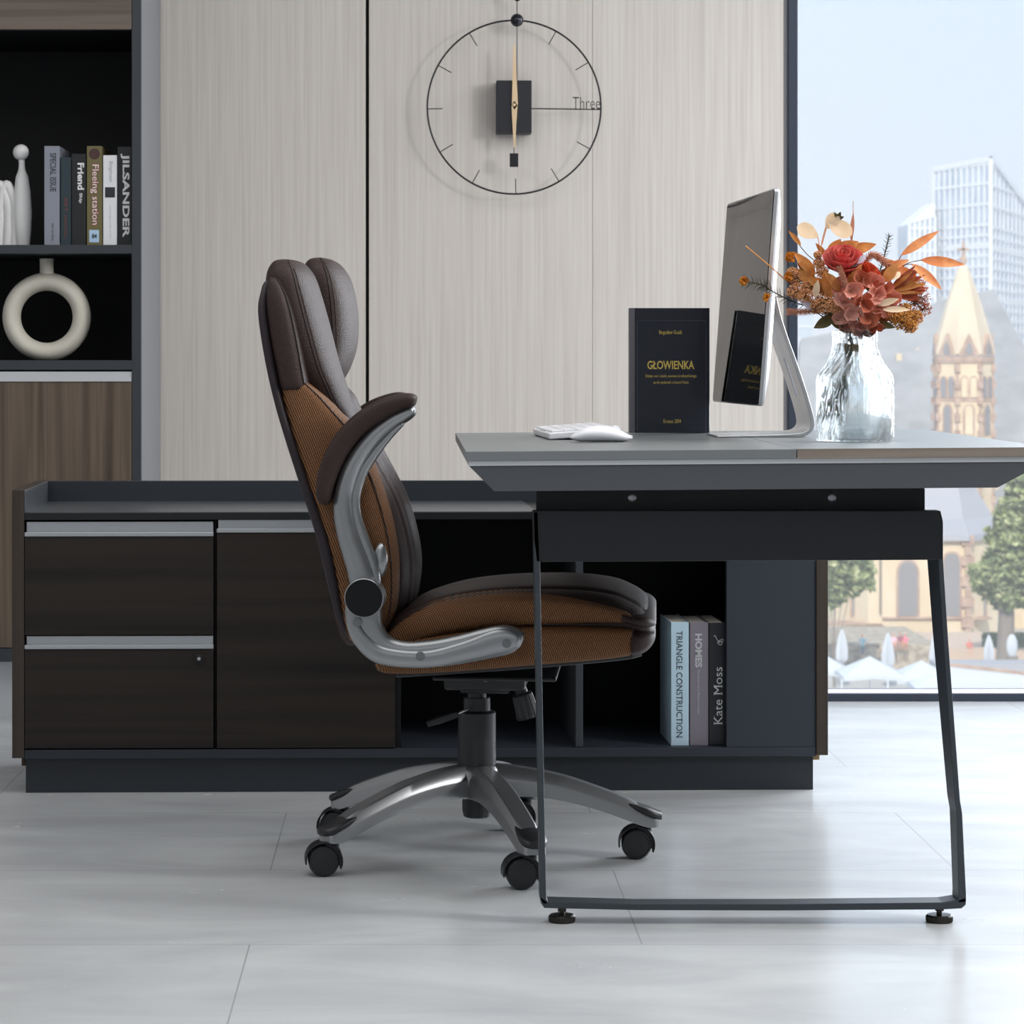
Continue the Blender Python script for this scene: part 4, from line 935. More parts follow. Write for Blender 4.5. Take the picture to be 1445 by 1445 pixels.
# tilt the rose towards the room: build upright, lean with a matrix
def leaning(fn, c, ax, deg):
    mm = fn; M = Matrix.Translation(Vector(c)) @ Matrix.Rotation(math.radians(deg), 4, ax) @ Matrix.Translation(-Vector(c)); mm.v = [M @ p for p in mm.v]; return mm
c = V(1190, 366, -.015)
g_ = MB()
for k in range(5):
    a = k*2*PI/5+.4; d = Vector((math.cos(a)*.6, math.sin(a)*.6, .5)); leaf(g_, c+Vector((0, 0, -.022)), c+Vector((0, 0, -.022))+d*.035, .008, (0, -.4, 1), .3, .2)
flower('red_rose', 'single open red rose near the top of the bouquet', 'flower', c+Vector((0, 0, -.02)), [('bloom', leaning(rose(c, .0285), c, 'X', 38), F_red), ('sepals', g_, F_green)])
# second small orange bloom right of it
c = V(1216, 378, -.012); m = MB()
for k in range(9):
    a = PI/2+(k-4)*.33; cupped(m, c+Vector((0, 0, -.022)), (math.cos(a)*.8, -.25+.1*(k % 3), math.sin(a)), .034, .5, .5)
flower('orange_red_blossom', 'small orange red blossom tucked right of the red rose', 'flower', c+Vector((0, 0, -.02)), [('petals', m, fmat('orange_red_petal', (214, 88, 60), (226, 112, 78)))])
# hydrangea: round petals in fours over a dome
m1, m2, m3 = MB(), MB(), MB(); hc = V(1216, 428, -.01)
spots = [(1184, 405), (1200, 385), (1222, 380), (1232, 398), (1246, 412), (1205, 410), (1190, 425), (1218, 425), (1240, 430), (1202, 440), (1226, 446), (1186, 446), (1208, 460), (1222, 466), (1252, 436), (1236, 414), (1214, 396), (1196, 460), (1256, 420), (1230, 458)]
for i, (a, b) in enumerate(spots):
    e_ = ((a-1216)/46)**2+((b-425)/48)**2; c = V(a, b, -.045*max(0, 1-e_)-.002)
    tgt = m3 if (a, b) in ((1186, 446), (1196, 460), (1202, 440), (1208, 460), (1190, 425)) else (m2 if i % 3 == 1 else m1); ph = R_.uniform(0, 1.5)
    for k in range(4):
        q = ph+k*PI/2; d = Vector((math.cos(q), -.35-.3*R_.random(), math.sin(q))); cupped(tgt, c, d, .0195*R_.uniform(.85, 1.2), .9, .45)
hl = MB()
for (a, b) in ((1200, 420), (1224, 410), (1210, 436), (1190, 415), (1230, 438)):
    cc = V(a, b, 0); leaf(hl, cc, cc+rv(.012)+Vector((0, -.012, .012)), .007, CAMV+rv(.4), .1, .3)
hs = MB()
for i, (a, b) in enumerate(spots): e_ = ((a-1216)/46)**2+((b-425)/48)**2; hs.tube([V(1210, 462), V(a, b, -.045*max(0, 1-e_)-.001)], .0007, 5)
flower('coral_hydrangea', 'large coral pink hydrangea head at the front of the bouquet', 'flower', V(1210, 462), [('petals', m1, F_coral), ('petals', m2, F_rust), ('petals', m3, F_pinkpale), ('small_leaves', hl, F_green), ('flower_stalks', hs, F_green)])
# fluffy tan clusters
def fluff(cs, n, dotr=.0014):
    m, s_ = MB(), MB()
    base = V(1200, 468)
    for (a, b, r, dy) in cs:
        c = V(a, b, dy); s_.tube([base, c], .0008, 5)
        for i in range(n):
            d = rv(1)
            while d.length > 1: d = rv(1)
            p = c+Vector((d.x*r*sv, d.y*r*sv*.8, d.z*r*sv*.9)); m.octa(p, dotr*R_.uniform(.7, 1.3))
            if i % 3 == 0: s_.tube([c+(p-c)*.15, p], .00035, 3, cap=False)
    return m, s_
def fl(name, label, cs, n, mt, st=F_bstem, dotr=.0014):
    a, b = fluff(cs, n, dotr); top = V(cs[0][0], cs[0][1], cs[0][3]); flower(name, label, 'flower', top, [('blossoms', a, mt), ('twigs', b, st)], st, mid=V((cs[0][0]+1200)/2, (cs[0][1]+475)/2+5))
fl('tan_blossom_spray', 'fluffy tan blossom spray at the lower left of the bouquet', [(1165, 428, 17, -.02), (1152, 432, 12, -.01), (1176, 432, 12, -.03)], 420, F_fluff)
fl('tan_blossom_spray', 'fluffy tan blossom spray at the far left of the bouquet', [(1124, 412, 14, 0), (1122, 392, 12, .01), (1136, 418, 12, -.01), (1118, 384, 8, .005), (1140, 405, 9, 0)], 300, F_fluff)
fl('tan_blossom_spray', 'upright tan blossom plume left of the red rose', [(1156, 372, 9, 0), (1154, 360, 6, 0), (1160, 384, 9, -.005)], 200, F_fluff)
fl('mustard_blossom_spray', 'mustard and tan blossom spray at the lower right of the bouquet', [(1272, 452, 16, -.02), (1284, 460, 12, -.015), (1262, 446, 12, -.025), (1290, 448, 13, 0), (1276, 438, 12, -.01)], 300, F_fluff2)
fl('tan_blossom_spray', 'airy reddish tan blossom spray at the right edge of the bouquet', [(1300, 420, 14, .01), (1304, 436, 12, .015), (1298, 404, 12, .01), (1292, 428, 14, .01)], 150, fmat('reddish_blossom', (190, 116, 92), (206, 140, 112), .9), dotr=.0011)
# leaves helper: list of (base, tip, width px, dy)
def leaves(L, nrm=(0, -1, .2), curl=.12, fold=.3):
    m = MB()
    for (a, b, c_, d_, wp, dy) in L: leaf(m, V(a, b, dy), V(c_, d_, dy-.01), wp*sv/2, Vector(nrm)+rv(.25), curl, fold, 11)
    return m
def twigs(L, r=.0008):
    m = MB()
    for pts in L: m.tube([Vector(q) for q in cat_rom([tuple(V(*p)) for p in pts], 6)], r, 6)
    return m
flower('dried_cream_leaf_branch', 'branch of round cream dried leaves rising at the top left of the bouquet', 'branch', V(1160, 400, .01),
       [('leaves', (lambda m: (leaf(m, V(1154, 334), V(1126, 319, -.01), 11*sv, (0, -1, .1), .05, .1, 11, tipw=1), leaf(m, V(1168, 312), V(1202, 331, -.01), 12*sv, (0, -1, .1), .05, .1, 11, tipw=1), leaf(m, V(1166, 322), V(1182, 302, -.005), 10*sv, (0, -1, .1), .05, .1, 11, tipw=1), m)[-1])(MB()), F_cream),
        ('twigs', twigs([[(1160, 400, .01), (1158, 360, .005), (1154, 334, 0)], [(1158, 366, .005), (1160, 340, .002), (1168, 312, 0)], [(1160, 345, .003), (1164, 330, 0), (1166, 322, 0)]]), F_orange),
        ('seed_head', leaves([(1182, 308, 1186, 300, 6, 0), (1181, 308, 1178, 300, 5, 0), (1183, 309, 1190, 306, 5, 0)]), F_green)], F_bstem, mid=V(1180, 450))
flower('orange_leaf_branch', 'branch of long slender orange leaves reaching out to the right', 'branch', V(1262, 388, .01),
       [('leaves', leaves([(1272, 360, 1324, 325, 13, 0), (1300, 367, 1361, 372, 15, .01), (1287, 373, 1330, 406, 14, -.01), (1250, 380, 1282, 366, 12, -.01), (1262, 378, 1296, 392, 14, 0)]), F_orange),
        ('twigs', twigs([[(1262, 388, .01), (1266, 372, 0), (1272, 360, 0)], [(1262, 388, .01), (1280, 372, .01), (1301, 367, .01)], [(1264, 384, .01), (1276, 374, 0), (1288, 373, -.01)]]), F_bstem)], F_bstem, mid=V(1228, 440))
pr_ = MB(); pc = V(1252, 412, .0)
for k in range(26):
    a = math.radians(-22+R_.uniform(0, 70)); L = R_.uniform(42, 58)*sv; d = Vector((math.cos(a), R_.uniform(-.35, .35), math.sin(a))); leaf(pr_, pc+d*.008, pc+d*L, R_.uniform(3.4, 5)*sv, (R_.uniform(-.2, .2), -1, .3), -.12, .35, 9)
pr2 = MB()
for k in range(12):
    a = math.radians(-16+R_.uniform(0, 60)); L = R_.uniform(36, 52)*sv; d = Vector((math.cos(a), R_.uniform(-.6, -.2), math.sin(a))); leaf(pr2, pc+d*.008, pc+d*L, 3*sv, (0, -1, .3), -.1, .35, 9)
flower('striped_rust_flower', 'wide rust and gold fan shaped dried flower on the right of the bouquet', 'flower', pc, [('bracts', pr_, F_rust), ('bracts', pr2, F_gold)], F_bstem, mid=V(1222, 450))
flower('golden_leaf_spray', 'golden brown autumn leaves spreading behind and under the red rose', 'branch', V(1188, 400, .012),
       [('leaves', leaves([(1178, 362, 1210, 340, 24, .02), (1195, 356, 1236, 344, 16, .02), (1170, 362, 1186, 338, 18, .02), (1172, 420, 1164, 382, 18, -.02), (1184, 410, 1166, 384, 15, -.025), (1196, 408, 1216, 374, 15, -.03), (1160, 410, 1120, 378, 16, .01),
                           (1150, 388, 1122, 356, 16, .01), (1168, 408, 1140, 392, 17, 0), (1248, 398, 1266, 372, 16, -.02), (1270, 386, 1246, 366, 18, .0), (1166, 362, 1152, 344, 8, .01), (1130, 346, 1114, 326, 7, .01)]), F_gold),
        ('leaves', leaves([(1176, 418, 1142, 398, 16, .0), (1180, 412, 1150, 408, 15, -.01), (1150, 396, 1126, 372, 12, .02), (1240, 396, 1256, 376, 12, .01), (1238, 452, 1262, 440, 16, -.01), (1180, 448, 1160, 420, 14, .01)]), F_brown),
        ('twigs', twigs([[(1188, 420, .012), (1186, 380, .015), (1188, 350, .02)], [(1190, 420, .012), (1160, 400, .01), (1135, 375, .01)], [(1200, 430, .012), (1240, 400, 0), (1262, 384, 0)], [(1170, 380, .012), (1140, 360, .01), (1114, 326, .01)]]), F_bstem)], F_bstem)
flower('cream_petal_sprig', 'pale cream slender leaves pointing right below the coral hydrangea', 'branch', V(1238, 440, -.03),
       [('leaves', leaves([(1238, 430, 1268, 422, 10, -.045), (1246, 437, 1284, 436, 9, -.05), (1150, 420, 1154, 396, 10, -.02), (1270, 384, 1262, 394, 8, -.02)]), F_cream), ('twigs', twigs([[(1238, 440, -.03), (1240, 434, -.04), (1246, 437, -.05)]]), F_bstem)], F_bstem, mid=V(1216, 462, -.01))
flower('olive_leaf_sprig', 'dull green leaves hanging low over the left rim of the vase', 'branch', V(1180, 455, -.005),
       [('leaves', leaves([(1176, 448, 1150, 462, 16, -.01), (1240, 456, 1262, 462, 10, -.02), (1190, 462, 1172, 452, 12, -.02), (1182, 446, 1166, 440, 12, 0)]), F_green)], F_stem)
# needle sprigs with marigold tips
def needles(path, n, L, mt_r=.0006):
    q = [Vector(p) for p in cat_rom([tuple(V(*p)) for p in path], 8)]; m = MB(); m.tube(q, .0011, 6)
    for i in range(n):
        u = (i+.5)/n; k = min(int(u*(len(q)-1)), len(q)-2); p = q[k].lerp(q[k+1], u*(len(q)-1)-k); t = (q[k+1]-q[k]).normalized(); s = t.orthogonal().normalized()
        s.rotate(Matrix.Rotation(i*2.4, 3, t)); d = (s+t*.55).normalized(); m.tube([p, p+d*L*.5, p+d*L], [mt_r, mt_r, mt_r*.3], 4)
    return m
def tuft(c, r, n=22):
    m = MB()
    for i in range(n):
        d = (rv(1)+Vector((-.5, -.2, .2))).normalized(); leaf(m, c, c+d*r, r*.35, CAMV+rv(.6), .1, .3, 5, tipw=1)
    return m
flower('marigold_needle_sprig', 'dark needle sprig with two orange marigold tufts reaching far left over the screen', 'branch', V(1160, 438, 0),
       [('needles', needles([(1160, 438, 0), (1120, 426, 0), (1088, 410, 0), (1076, 402, 0), (1052, 398, 0)], 80, .0155), F_dark), ('marigold', tuft(V(1050, 397, 0), .0088, 30), F_yel), ('marigold', tuft(V(1083, 420, -.005), .0085, 24), F_yel)], F_stem, mid=V(1182, 456))
flower('marigold_sprig', 'orange marigold tufts at the upper left edge of the bouquet', 'flower', V(1128, 372, .01),
       [('marigold', tuft(V(1116, 363, 0), .0105, 34), F_yel), ('marigold', tuft(V(1114, 390, 0), .009, 26), F_yel), ('twigs', twigs([[(1150, 420, .01), (1128, 385, .01), (1116, 363, 0)], [(1140, 405, .01), (1114, 390, 0)]]), F_stem)], F_stem, mid=V(1170, 445))
flower('bare_twig', 'thin bare orange twig pointing up left in front of the screen edge', 'branch', V(1108, 394, .01), [('twigs', twigs([[(1112, 398, .01), (1080, 370, 0), (1052, 347, 0)]], .0011), F_gold)], F_bstem, mid=V(1160, 440))
def plume(path, n, L): return needles(path, n, L, .0008)
flower('pink_plume', 'dusty pink astilbe plume in front of the red rose', 'flower', V(1196, 405, -.03), [('plume', plume([(1200, 415, -.04), (1190, 392, -.045), (1184, 378, -.04)], 130, .007), F_plume)], F_bstem, mid=V(1198, 440, 0))
flower('pink_plume', 'dusty pink astilbe plume right of the red rose', 'flower', V(1222, 385, .005), [('plume', plume([(1215, 380, -.01), (1230, 360, -.01), (1246, 368, -.01), (1262, 384, -.01)], 200, .009), F_plume)], F_bstem, mid=V(1212, 430, .01))
flower('pink_plume', 'dusty pink plume hanging out low on the left', 'flower', V(1150, 440, -.01), [('plume', plume([(1160, 436, -.01), (1136, 440, -.01), (1112, 440, -.01)], 150, .008), F_plume)], F_bstem, mid=V(1184, 460))
flower('dark_heather_sprig', 'dark thin heather sprig rising behind the bouquet right of centre', 'branch', V(1245, 380, .02), [('twigs', needles([(1236, 400, .02), (1246, 368, .02), (1255, 332, .02)], 60, .009, .0005), F_dark)], F_stem, mid=V(1214, 440, .01))
flower('dried_grass_blade', 'single thin pink dried grass blade at the top', 'branch', V(1198, 380, .02), [('blade', twigs([[(1198, 380, .02), (1203, 335, .02), (1204, 284, .02)]], .0006), F_plume), ('husk', leaves([(1201, 340, 1204, 300, 6, .02)]), F_plume)], F_bstem, mid=V(1198, 440, .01))
flower('lilac_leaf_sprig', 'small pale lilac leaf between the left blossom sprays', 'branch', V(1140, 432, 0), [('leaves', leaves([(1152, 438, 1130, 424, 10, -.01), (1222, 360, 1204, 376, 9, -.02)]), F_lav)], F_bstem, mid=V(1180, 455))
m = MB()
for i in range(7):
    zz = V(1199, 486+i*1.6).z; m.tube([V(1199, 490)+Vector(((.0155+.0006*math.sin(i*2))*math.cos(a), (.0155)*math.sin(a), zz-V(1199, 490).z+.0008*math.sin(a*2+i))) for a in [2*PI*k/28 for k in range(29)]], .001, 5)
tag(m.build('jute_tie', mat('jute_string', (170, 148, 104), .9)), 'jute string tied around the stems in the neck of the vase', 'string')
# ------------------------------------------------------------------ the town outside, seen from the third floor
GZ = H-25.3
Mo_cream = mat('cream_render', (232, 214, 186), .9); vary(Mo_cream, [(216, 196, 164), (230, 212, 184)], .25, (1, 1, 1), .35, .65)
Mo_brown = mat('red_sandstone', (190, 154, 134), .9); vary(Mo_brown, [(170, 142, 126), (196, 170, 152)], 1.2, (1, 1, 1), .35, .65)
Mo_slate = mat('slate_roof', (150, 151, 154), .75); vary(Mo_slate, [(142, 143, 146), (160, 161, 164)], .4, (1, 1, 2), .35, .65)
Mo_lead = mat('lead_roof', (168, 168, 174), .6); Mo_spire = mat('spire_stone', (226, 210, 184), .85); vary(Mo_spire, [(206, 190, 166), (222, 208, 186)], .3, (1, 1, .4), .35, .65)
Mo_win = mat('leaded_window', (142, 140, 142), .5); Mo_wall = mat('rubble_wall', (170, 158, 142), .95); vary(Mo_wall, [(146, 134, 120), (190, 178, 162)], 1.6, (1, 1, 1.6), .38, .62)
Mo_leaf = mat('tree_leaf', (122, 134, 84), .8); vary(Mo_leaf, [(92, 104, 66), (140, 150, 96), (206, 206, 160)], 1.6, (1, 1, 1), .35, .68); Mo_bark = mat('tree_bark', (134, 124, 116), .9)
Mo_canvas = mat('white_canvas', (200, 205, 212), .8); Mo_ground = mat('plaza_paving', (186, 182, 176), .9); Mo_hedge = mat('hedge_leaf', (118, 128, 98), .9)
Mo_tower = mat('white_facade_grid', (236, 239, 243), .6); Mo_glassb = mat('blue_tower_glass', (172, 186, 206), .35); Mo_glassp = mat('pale_tower_glass', (196, 208, 220), .35)
vary(Mo_glassb, [(150, 166, 190), (190, 202, 218)], .12, (1, 1, 1), .4, .6)
gz = lambda py, Z: H-(py-VY)*Z/F
gx = lambda px, Z: (px-VX)*Z/F
MB().box(-40, 700, 30, 1500, GZ-1, GZ).build('ground', Mo_ground, smooth=False); struct(bpy.data.objects['ground'])
# glass tower
ZT = 620
tw = thing('office_tower', 'tall white gridded glass tower rising behind the church spire', 'building', (gx(1380, ZT), ZT, GZ))
A_, B_ = Vector((gx(1318, ZT+25), ZT+25, 0)), Vector((gx(1398, ZT), ZT, 0)); D_ = Vector((gx(1475, ZT+75), ZT+75, 0)); E_ = A_+(D_-B_)
ztA, ztB, ztD = gz(239, ZT+25), gz(224, ZT), gz(326, ZT+75)
def face(a, b, za_, zb__): return [Vector((a.x, a.y, GZ)), Vector((b.x, b.y, GZ)), Vector((b.x, b.y, zb__)), Vector((a.x, a.y, za_))]
body = MB(); c1 = [Vector((p.x, p.y, GZ)) for p in (A_, B_, D_, E_)]; c2 = [Vector((A_.x, A_.y, ztA)), Vector((B_.x, B_.y, ztB)), Vector((D_.x, D_.y, ztD)), Vector((E_.x, E_.y, ztD))]
body.loops([c1, c2]).build('curtain_glass', Mo_glassb, tw, smooth=False)
def grid(a, b, za_, zb__, nv, step, wv, wh, out, name):
    m = MB(); t = (b-a); L = t.length; t.normalize(); n = Vector((t.y, -t.x, 0)); R3 = Matrix.Identity(3)
    for i in range(nv+1):
        u = i/nv; p = a+t*(L*u)+n*.3; zt_ = za_+(zb__-za_)*u; w_ = wv*(2.0 if i in (0, nv) else 1)
        m.loops([[p-t*w_/2, p+t*w_/2, p+t*w_/2-n*.4, p-t*w_/2-n*.4]]) if 0 else m.add([Vector((q.x, q.y, z)) for q in (p-t*w_/2, p+t*w_/2, p+t*w_/2-n*.5, p-t*w_/2-n*.5) for z in (GZ, zt_)], [(0, 2, 3, 1), (2, 4, 5, 3), (4, 6, 7, 5), (6, 0, 1, 7), (1, 3, 5, 7)])
    z = gz(237, ZT)
    k = 0
    zz = min(za_, zb__)-1.2
    zs_ = [max(za_, zb__)]
    def span(z): # clip the row to the sloping top
        if z <= min(za_, zb__): return 0, 1
        u = (z-za_)/(zb__-za_); return (u, 1) if zb__ > za_ else (0, u)
    z = min(za_, zb__)+abs(zb__-za_)*(0 if abs(zb__-za_) < 6 else .9); 
    while z > GZ+8:
        u0, u1 = span(z); hh = wh*(1.8 if k % 5 == 0 else .8)
        p0, p1 = a+t*(L*u0)+n*.25, a+t*(L*u1)+n*.25
        m.add([Vector((q.x, q.y, zq)) for q in (p0, p1, p1-n*.5, p0-n*.5) for zq in (z-hh/2, z+hh/2)], [(0, 2, 3, 1), (2, 4, 5, 3), (4, 6, 7, 5), (6, 0, 1, 7), (1, 3, 5, 7), (0, 6, 4, 2)]); z -= step*(2 if z > gz(312, ZT) else 1); k += 1
    # sloping coping
    p0, p1 = a+n*.4, b+n*.4
    m.add([Vector((p0.x, p0.y, za_-.6)), Vector((p1.x, p1.y, zb__-.6)), Vector((p1.x, p1.y, zb__+.6)), Vector((p0.x, p0.y, za_+.6)), Vector((p0.x-n.x, p0.y-n.y, za_+.6)), Vector((p1.x-n.x, p1.y-n.y, zb__+.6))], [(0, 1, 2, 3), (3, 2, 5, 4)])
    return m.build(name, Mo_tower, tw, smooth=False)
grid(A_, B_, ztA, ztB, 10, 2.3, .62, .75, 1, 'facade_grid'); grid(B_, D_, ztB, ztD, 14, 2.3, .62, .75, 1, 'facade_grid')
# lower wing
ZW = 640; wg = thing('office_wing', 'lower white gridded office wing with slanted roof left of the tower', 'building', (gx(1300, ZW), ZW, GZ))
xw0, xw1 = gx(1283, ZW), gx(1319, ZW)
MB().prism([(xw0, ZW, GZ), (xw1, ZW, GZ), (xw1, ZW, gz(306, ZW)), (xw0, ZW, gz(316, ZW))], (0, 15, 0)).build('curtain_glass', Mo_glassb, wg, smooth=False)
m = MB()
for i in range(6): x = xw0+(xw1-xw0)*i/5; m.box(x-.3, x+.3, ZW-.5, ZW, GZ, gz(315-9*i/5, ZW))
z = gz(322, ZW)
while z > GZ+8: m.box(xw0, xw1, ZW-.4, ZW, z-.25, z+.25); z -= 2.6
m.build('facade_grid', Mo_tower, wg, smooth=False)
MB().prism([(xw0, ZW-.5, gz(316, ZW)), (xw1, ZW-.5, gz(306, ZW)), (xw1, ZW-.5, gz(285, ZW)), (xw0+.5, ZW-.5, gz(313, ZW))], (0, 15, 0)).build('roof', Mo_tower, wg, smooth=False)
ZQ = 800; q_ = MB().box(gx(1126, ZQ)-6, gx(1147.5, ZQ), ZQ, ZQ+25, GZ, gz(440, ZQ)); qb = thing('distant_office_block', 'pale blue glass block far off beside the window frame', 'building', (gx(1135, ZQ), ZQ, GZ)); q_.build('curtain_glass', Mo_glassp, qb, smooth=False)
m = MB(); z = gz(441, ZQ)
while z > GZ+20: m.box(gx(1126, ZQ)-6, gx(1147.5, ZQ)+.1, ZQ-.3, ZQ, z-.25, z+.25); z -= 4
m.build('floor_bands', Mo_tower, qb, smooth=False)
# church
ZH = 250
cc = thing('church', 'old cream church with grey slate roof, red sandstone corners and a slim stone spire tower', 'church', (gx(1310, ZH), ZH, GZ))
def cx_(q, Z=ZH): return gx(q, Z)
# nave body and big roof (gable end falls away on the right)
ZN = 262; RW = 26
zE = gz(757, ZN)
MB().box(cx_(1120, ZN), cx_(1480, ZN), ZN, ZN+RW, GZ, gz(735, ZN)).build('nave_wall', Mo_cream, cc, smooth=False)
r = MB(); yr = ZN+RW/2
ridge = [Vector((gx(1130, yr), yr, gz(478, yr))), Vector((gx(1238, yr), yr, gz(456, yr))), Vector((gx(1335, yr), yr, gz(422, yr))), Vector((gx(1402, yr), yr, gz(408, yr)))]
# steep slate roof: front slope from the eaves up to the ridge, right hip
ev = [Vector((gx(q, ZN), ZN-1, gz(740, ZN))) for q in (1115, 1240, 1345, 1580)]
evb = [Vector((p.x, ZN+RW+1, p.z)) for p in ev]
r.add(ev+ridge+evb, [(0, 1, 5, 4), (1, 2, 6, 5), (2, 3, 7, 6), (4, 5, 9, 8), (5, 6, 10, 9), (6, 7, 11, 10), (3, 11, 7), (0, 4, 8)])
r.build('nave_roof', Mo_slate, cc, smooth=False)
for (a, b) in ((1267, 504), (1296, 552), (1294, 497), (1424, 609), (1286, 612)):
    t_ = (gz(b, 262)-ev[0].z)/(ridge[1].z-ev[0].z); y_ = ZN-1+t_*(RW/2+1)
    MB().box(gx(a, y_)-.25, gx(a, y_)+.25, y_-.8, y_+1, gz(b, y_)-.35, gz(b, y_)+.35).build('dormer', Mo_cream, cc, smooth=False)
# octagonal stair tower with stone spire
ZO = 258; tx = gx(1359.5, ZO); tr_ = (1400-1320)/2*ZO/F*1.04
def octo(r_, z, off=PI/8): return [Vector((tx+r_*math.cos(off+k*PI/4), ZO+r_*math.sin(off+k*PI/4), z)) for k in range(8)]
tz0, tz1 = GZ, gz(505, ZO)
tower = MB().loops([octo(tr_, tz0), octo(tr_, tz1)]).build('tower_shaft', Mo_cream, cc, smooth=False)
MB().loops([octo(tr_*1.05, gz(512, ZO)), octo(tr_*1.07, gz(506, ZO)), octo(tr_*1.02, gz(503, ZO))]).build('cornice', Mo_brown, cc, smooth=False)
MB().loops([octo(tr_*1.03, gz(566, ZO)), octo(tr_*1.03, gz(562, ZO))]).build('string_course', Mo_brown, cc, smooth=False)
co = MB()
for k in range(8):
    a = PI/8+k*PI/4; c_ = Vector((tx+tr_*math.cos(a), ZO+tr_*math.sin(a), 0)); z = tz0; i = 0
    while z < tz1:
        w_ = .1 if i % 2 else .24; h_ = .75; co.box(c_.x-w_, c_.x+w_, c_.y-w_, c_.y+w_, z, min(z+h_-.05, tz1)); z += h_; i += 1
co.build('corner_stones', Mo_brown, cc, smooth=False)
def arch(name, par, x, y, z0, z1, hw, mt, frame_mt=None, dirv=(0, -1, 0), fw=.25, pointed=True, depth=.35):
    d = Vector(dirv).normalized(); s = Vector((-d.y, d.x, 0)); 
    def outline(hw_, z0_, z1_):
        zz = z1_-hw_*1.5; pts = [(-hw_, z0_), (hw_, z0_), (hw_, zz)]
        for i in range(1, 8): t = i/8; pts.append((hw_*math.cos(t*PI/2)**.8 if pointed else hw_*math.cos(t*PI/2), zz+(z1_-zz)*math.sin(t*PI/2)))
        pts.append((0, z1_)); pts += [(-a_, b_) for a_, b_ in pts[3:-1][::-1]]+[(-hw_, zz)]
        return [Vector((x, y, 0))+s*a_+Vector((0, 0, b_)) for a_, b_ in pts]
    fo = MB().prism([p+d*.08 for p in outline(hw+fw, z0-fw*.5, z1+fw)], -d*depth).build(name, frame_mt or Mo_brown, par, smooth=False)
    MB().prism([p+d*.12 for p in outline(hw, z0, z1)], -d*depth).build('pane', mt, fo, smooth=False)
    return fo
for k in (4, 5, 6, 7):
    a = k*PI/4; ap = tr_*math.cos(PI/8); d = Vector((math.cos(a), math.sin(a), 0)); cxy = Vector((tx, ZO, 0))+d*ap
    sgn_ = Vector((-d.y, d.x, 0))
    for o_ in (-.42, .42):
        arch('belfry_window', cc, cxy.x+sgn_.x*o_, cxy.y+sgn_.y*o_, gz(560, ZO), gz(532, ZO), .26, Mo_win if k != 6 else Mo_cream, dirv=d, fw=.12)
    arch('belfry_window', cc, cxy.x, cxy.y, gz(612, ZO), gz(572, ZO), .34, Mo_win if k != 6 else Mo_cream, dirv=d, fw=.2)
sp_ = MB().loops([octo(tr_*1.07, gz(500, ZO)), octo(tr_*.95, gz(476, ZO)), octo(tr_*.62, gz(430, ZO)), octo(tr_*.2, gz(380, ZO)), octo(.12, gz(372, ZO))])
sp_.build('spire', Mo_spire, cc, smooth=False)
for k in range(8):
    a = k*PI/4; d = Vector((math.cos(a), math.sin(a), 0)); s = Vector((-d.y, d.x, 0)); b = Vector((tx, ZO, 0))+d*(tr_*1.0)
    g = MB().prism([b-s*.98+Vector((0, 0, gz(502, ZO))), b+s*.98+Vector((0, 0, gz(502, ZO))), b+Vector((0, 0, gz(471, ZO)))], -d*.8).build('gable', Mo_brown, cc, smooth=False)
    b2 = b+d*.06; MB().prism([b2-s*.3+Vector((0, 0, gz(500, ZO))), b2+s*.3+Vector((0, 0, gz(500, ZO))), b2+s*.3+Vector((0, 0, gz(491, ZO))), b2+Vector((0, 0, gz(482, ZO))), b2-s*.3+Vector((0, 0, gz(491, ZO)))], -d*.3).build('gable_opening', Mo_win, g, smooth=False)
cr_ = MB().lathe([(.2, gz(374, ZO)), (.35, gz(368, ZO)), (.25, gz(362, ZO))], (tx, ZO, 0), 10); cr_.box(tx-.12, tx+.12, ZO-.12, ZO+.12, gz(364, ZO), gz(341, ZO)).box(tx-.5, tx+.5, ZO-.12, ZO+.12, gz(354, ZO), gz(350, ZO)).build('spire_cross', Mo_brown, cc, smooth=False)
# apse: cream polygon with pointed windows and a lead tent roof
ZA = 244; ax0, ax1, ax2, ax3 = gx(1175, ZA+5), gx(1225, ZA), gx(1366, ZA), gx(1425, ZA+5)
ze = gz(758, ZA)
ring_ = [Vector((ax0, ZN, 0)), Vector((ax0, ZA+5, 0)), Vector((ax1, ZA, 0)), Vector((ax2, ZA, 0)), Vector((ax3, ZA+5, 0)), Vector((ax3, ZN, 0))]
MB().loops([[p+Vector((0, 0, GZ)) for p in ring_], [p+Vector((0, 0, ze)) for p in ring_]]).build('apse_wall', Mo_cream, cc, smooth=False)
cen = Vector(((ax0+ax3)/2+1, ZA+9, 0)); 
def sc_(k, z): return [cen+(p-cen)*k+Vector((0, 0, z)) for p in ring_]
def scx(k, z): return [Vector((gx(1343, ZA+9)+(p.x-gx(1343, ZA+9))*k, cen.y+(p.y-cen.y)*k, z)) for p in ring_]
MB().loops([scx(1.06, ze-.3), scx(1.05, ze+.2), scx(.72, gz(735, ZA)), scx(.46, gz(700, ZA)), scx(.3, gz(665, ZA)), scx(.12, gz(636, ZA))]).build('apse_roof', Mo_lead, cc, smooth=False)
for (q, hw_, t_) in ((1215, 10, 795), (1281, 13, 792), (1343, 11, 781), (1384, 9, 781)):
    Zq = ZA if 1225 < q < 1366 else ZA+1.2; arch('church_window', cc, gx(q, Zq), Zq+(0 if 1225 < q < 1366 else .6), gz(869, Zq), gz(t_, Zq), hw_*Zq/F, Mo_win, fw=.22, dirv=(0, -1, 0) if 1225 < q < 1366 else (.45 if q > 1300 else -.45, -1, 0), depth=1.2)
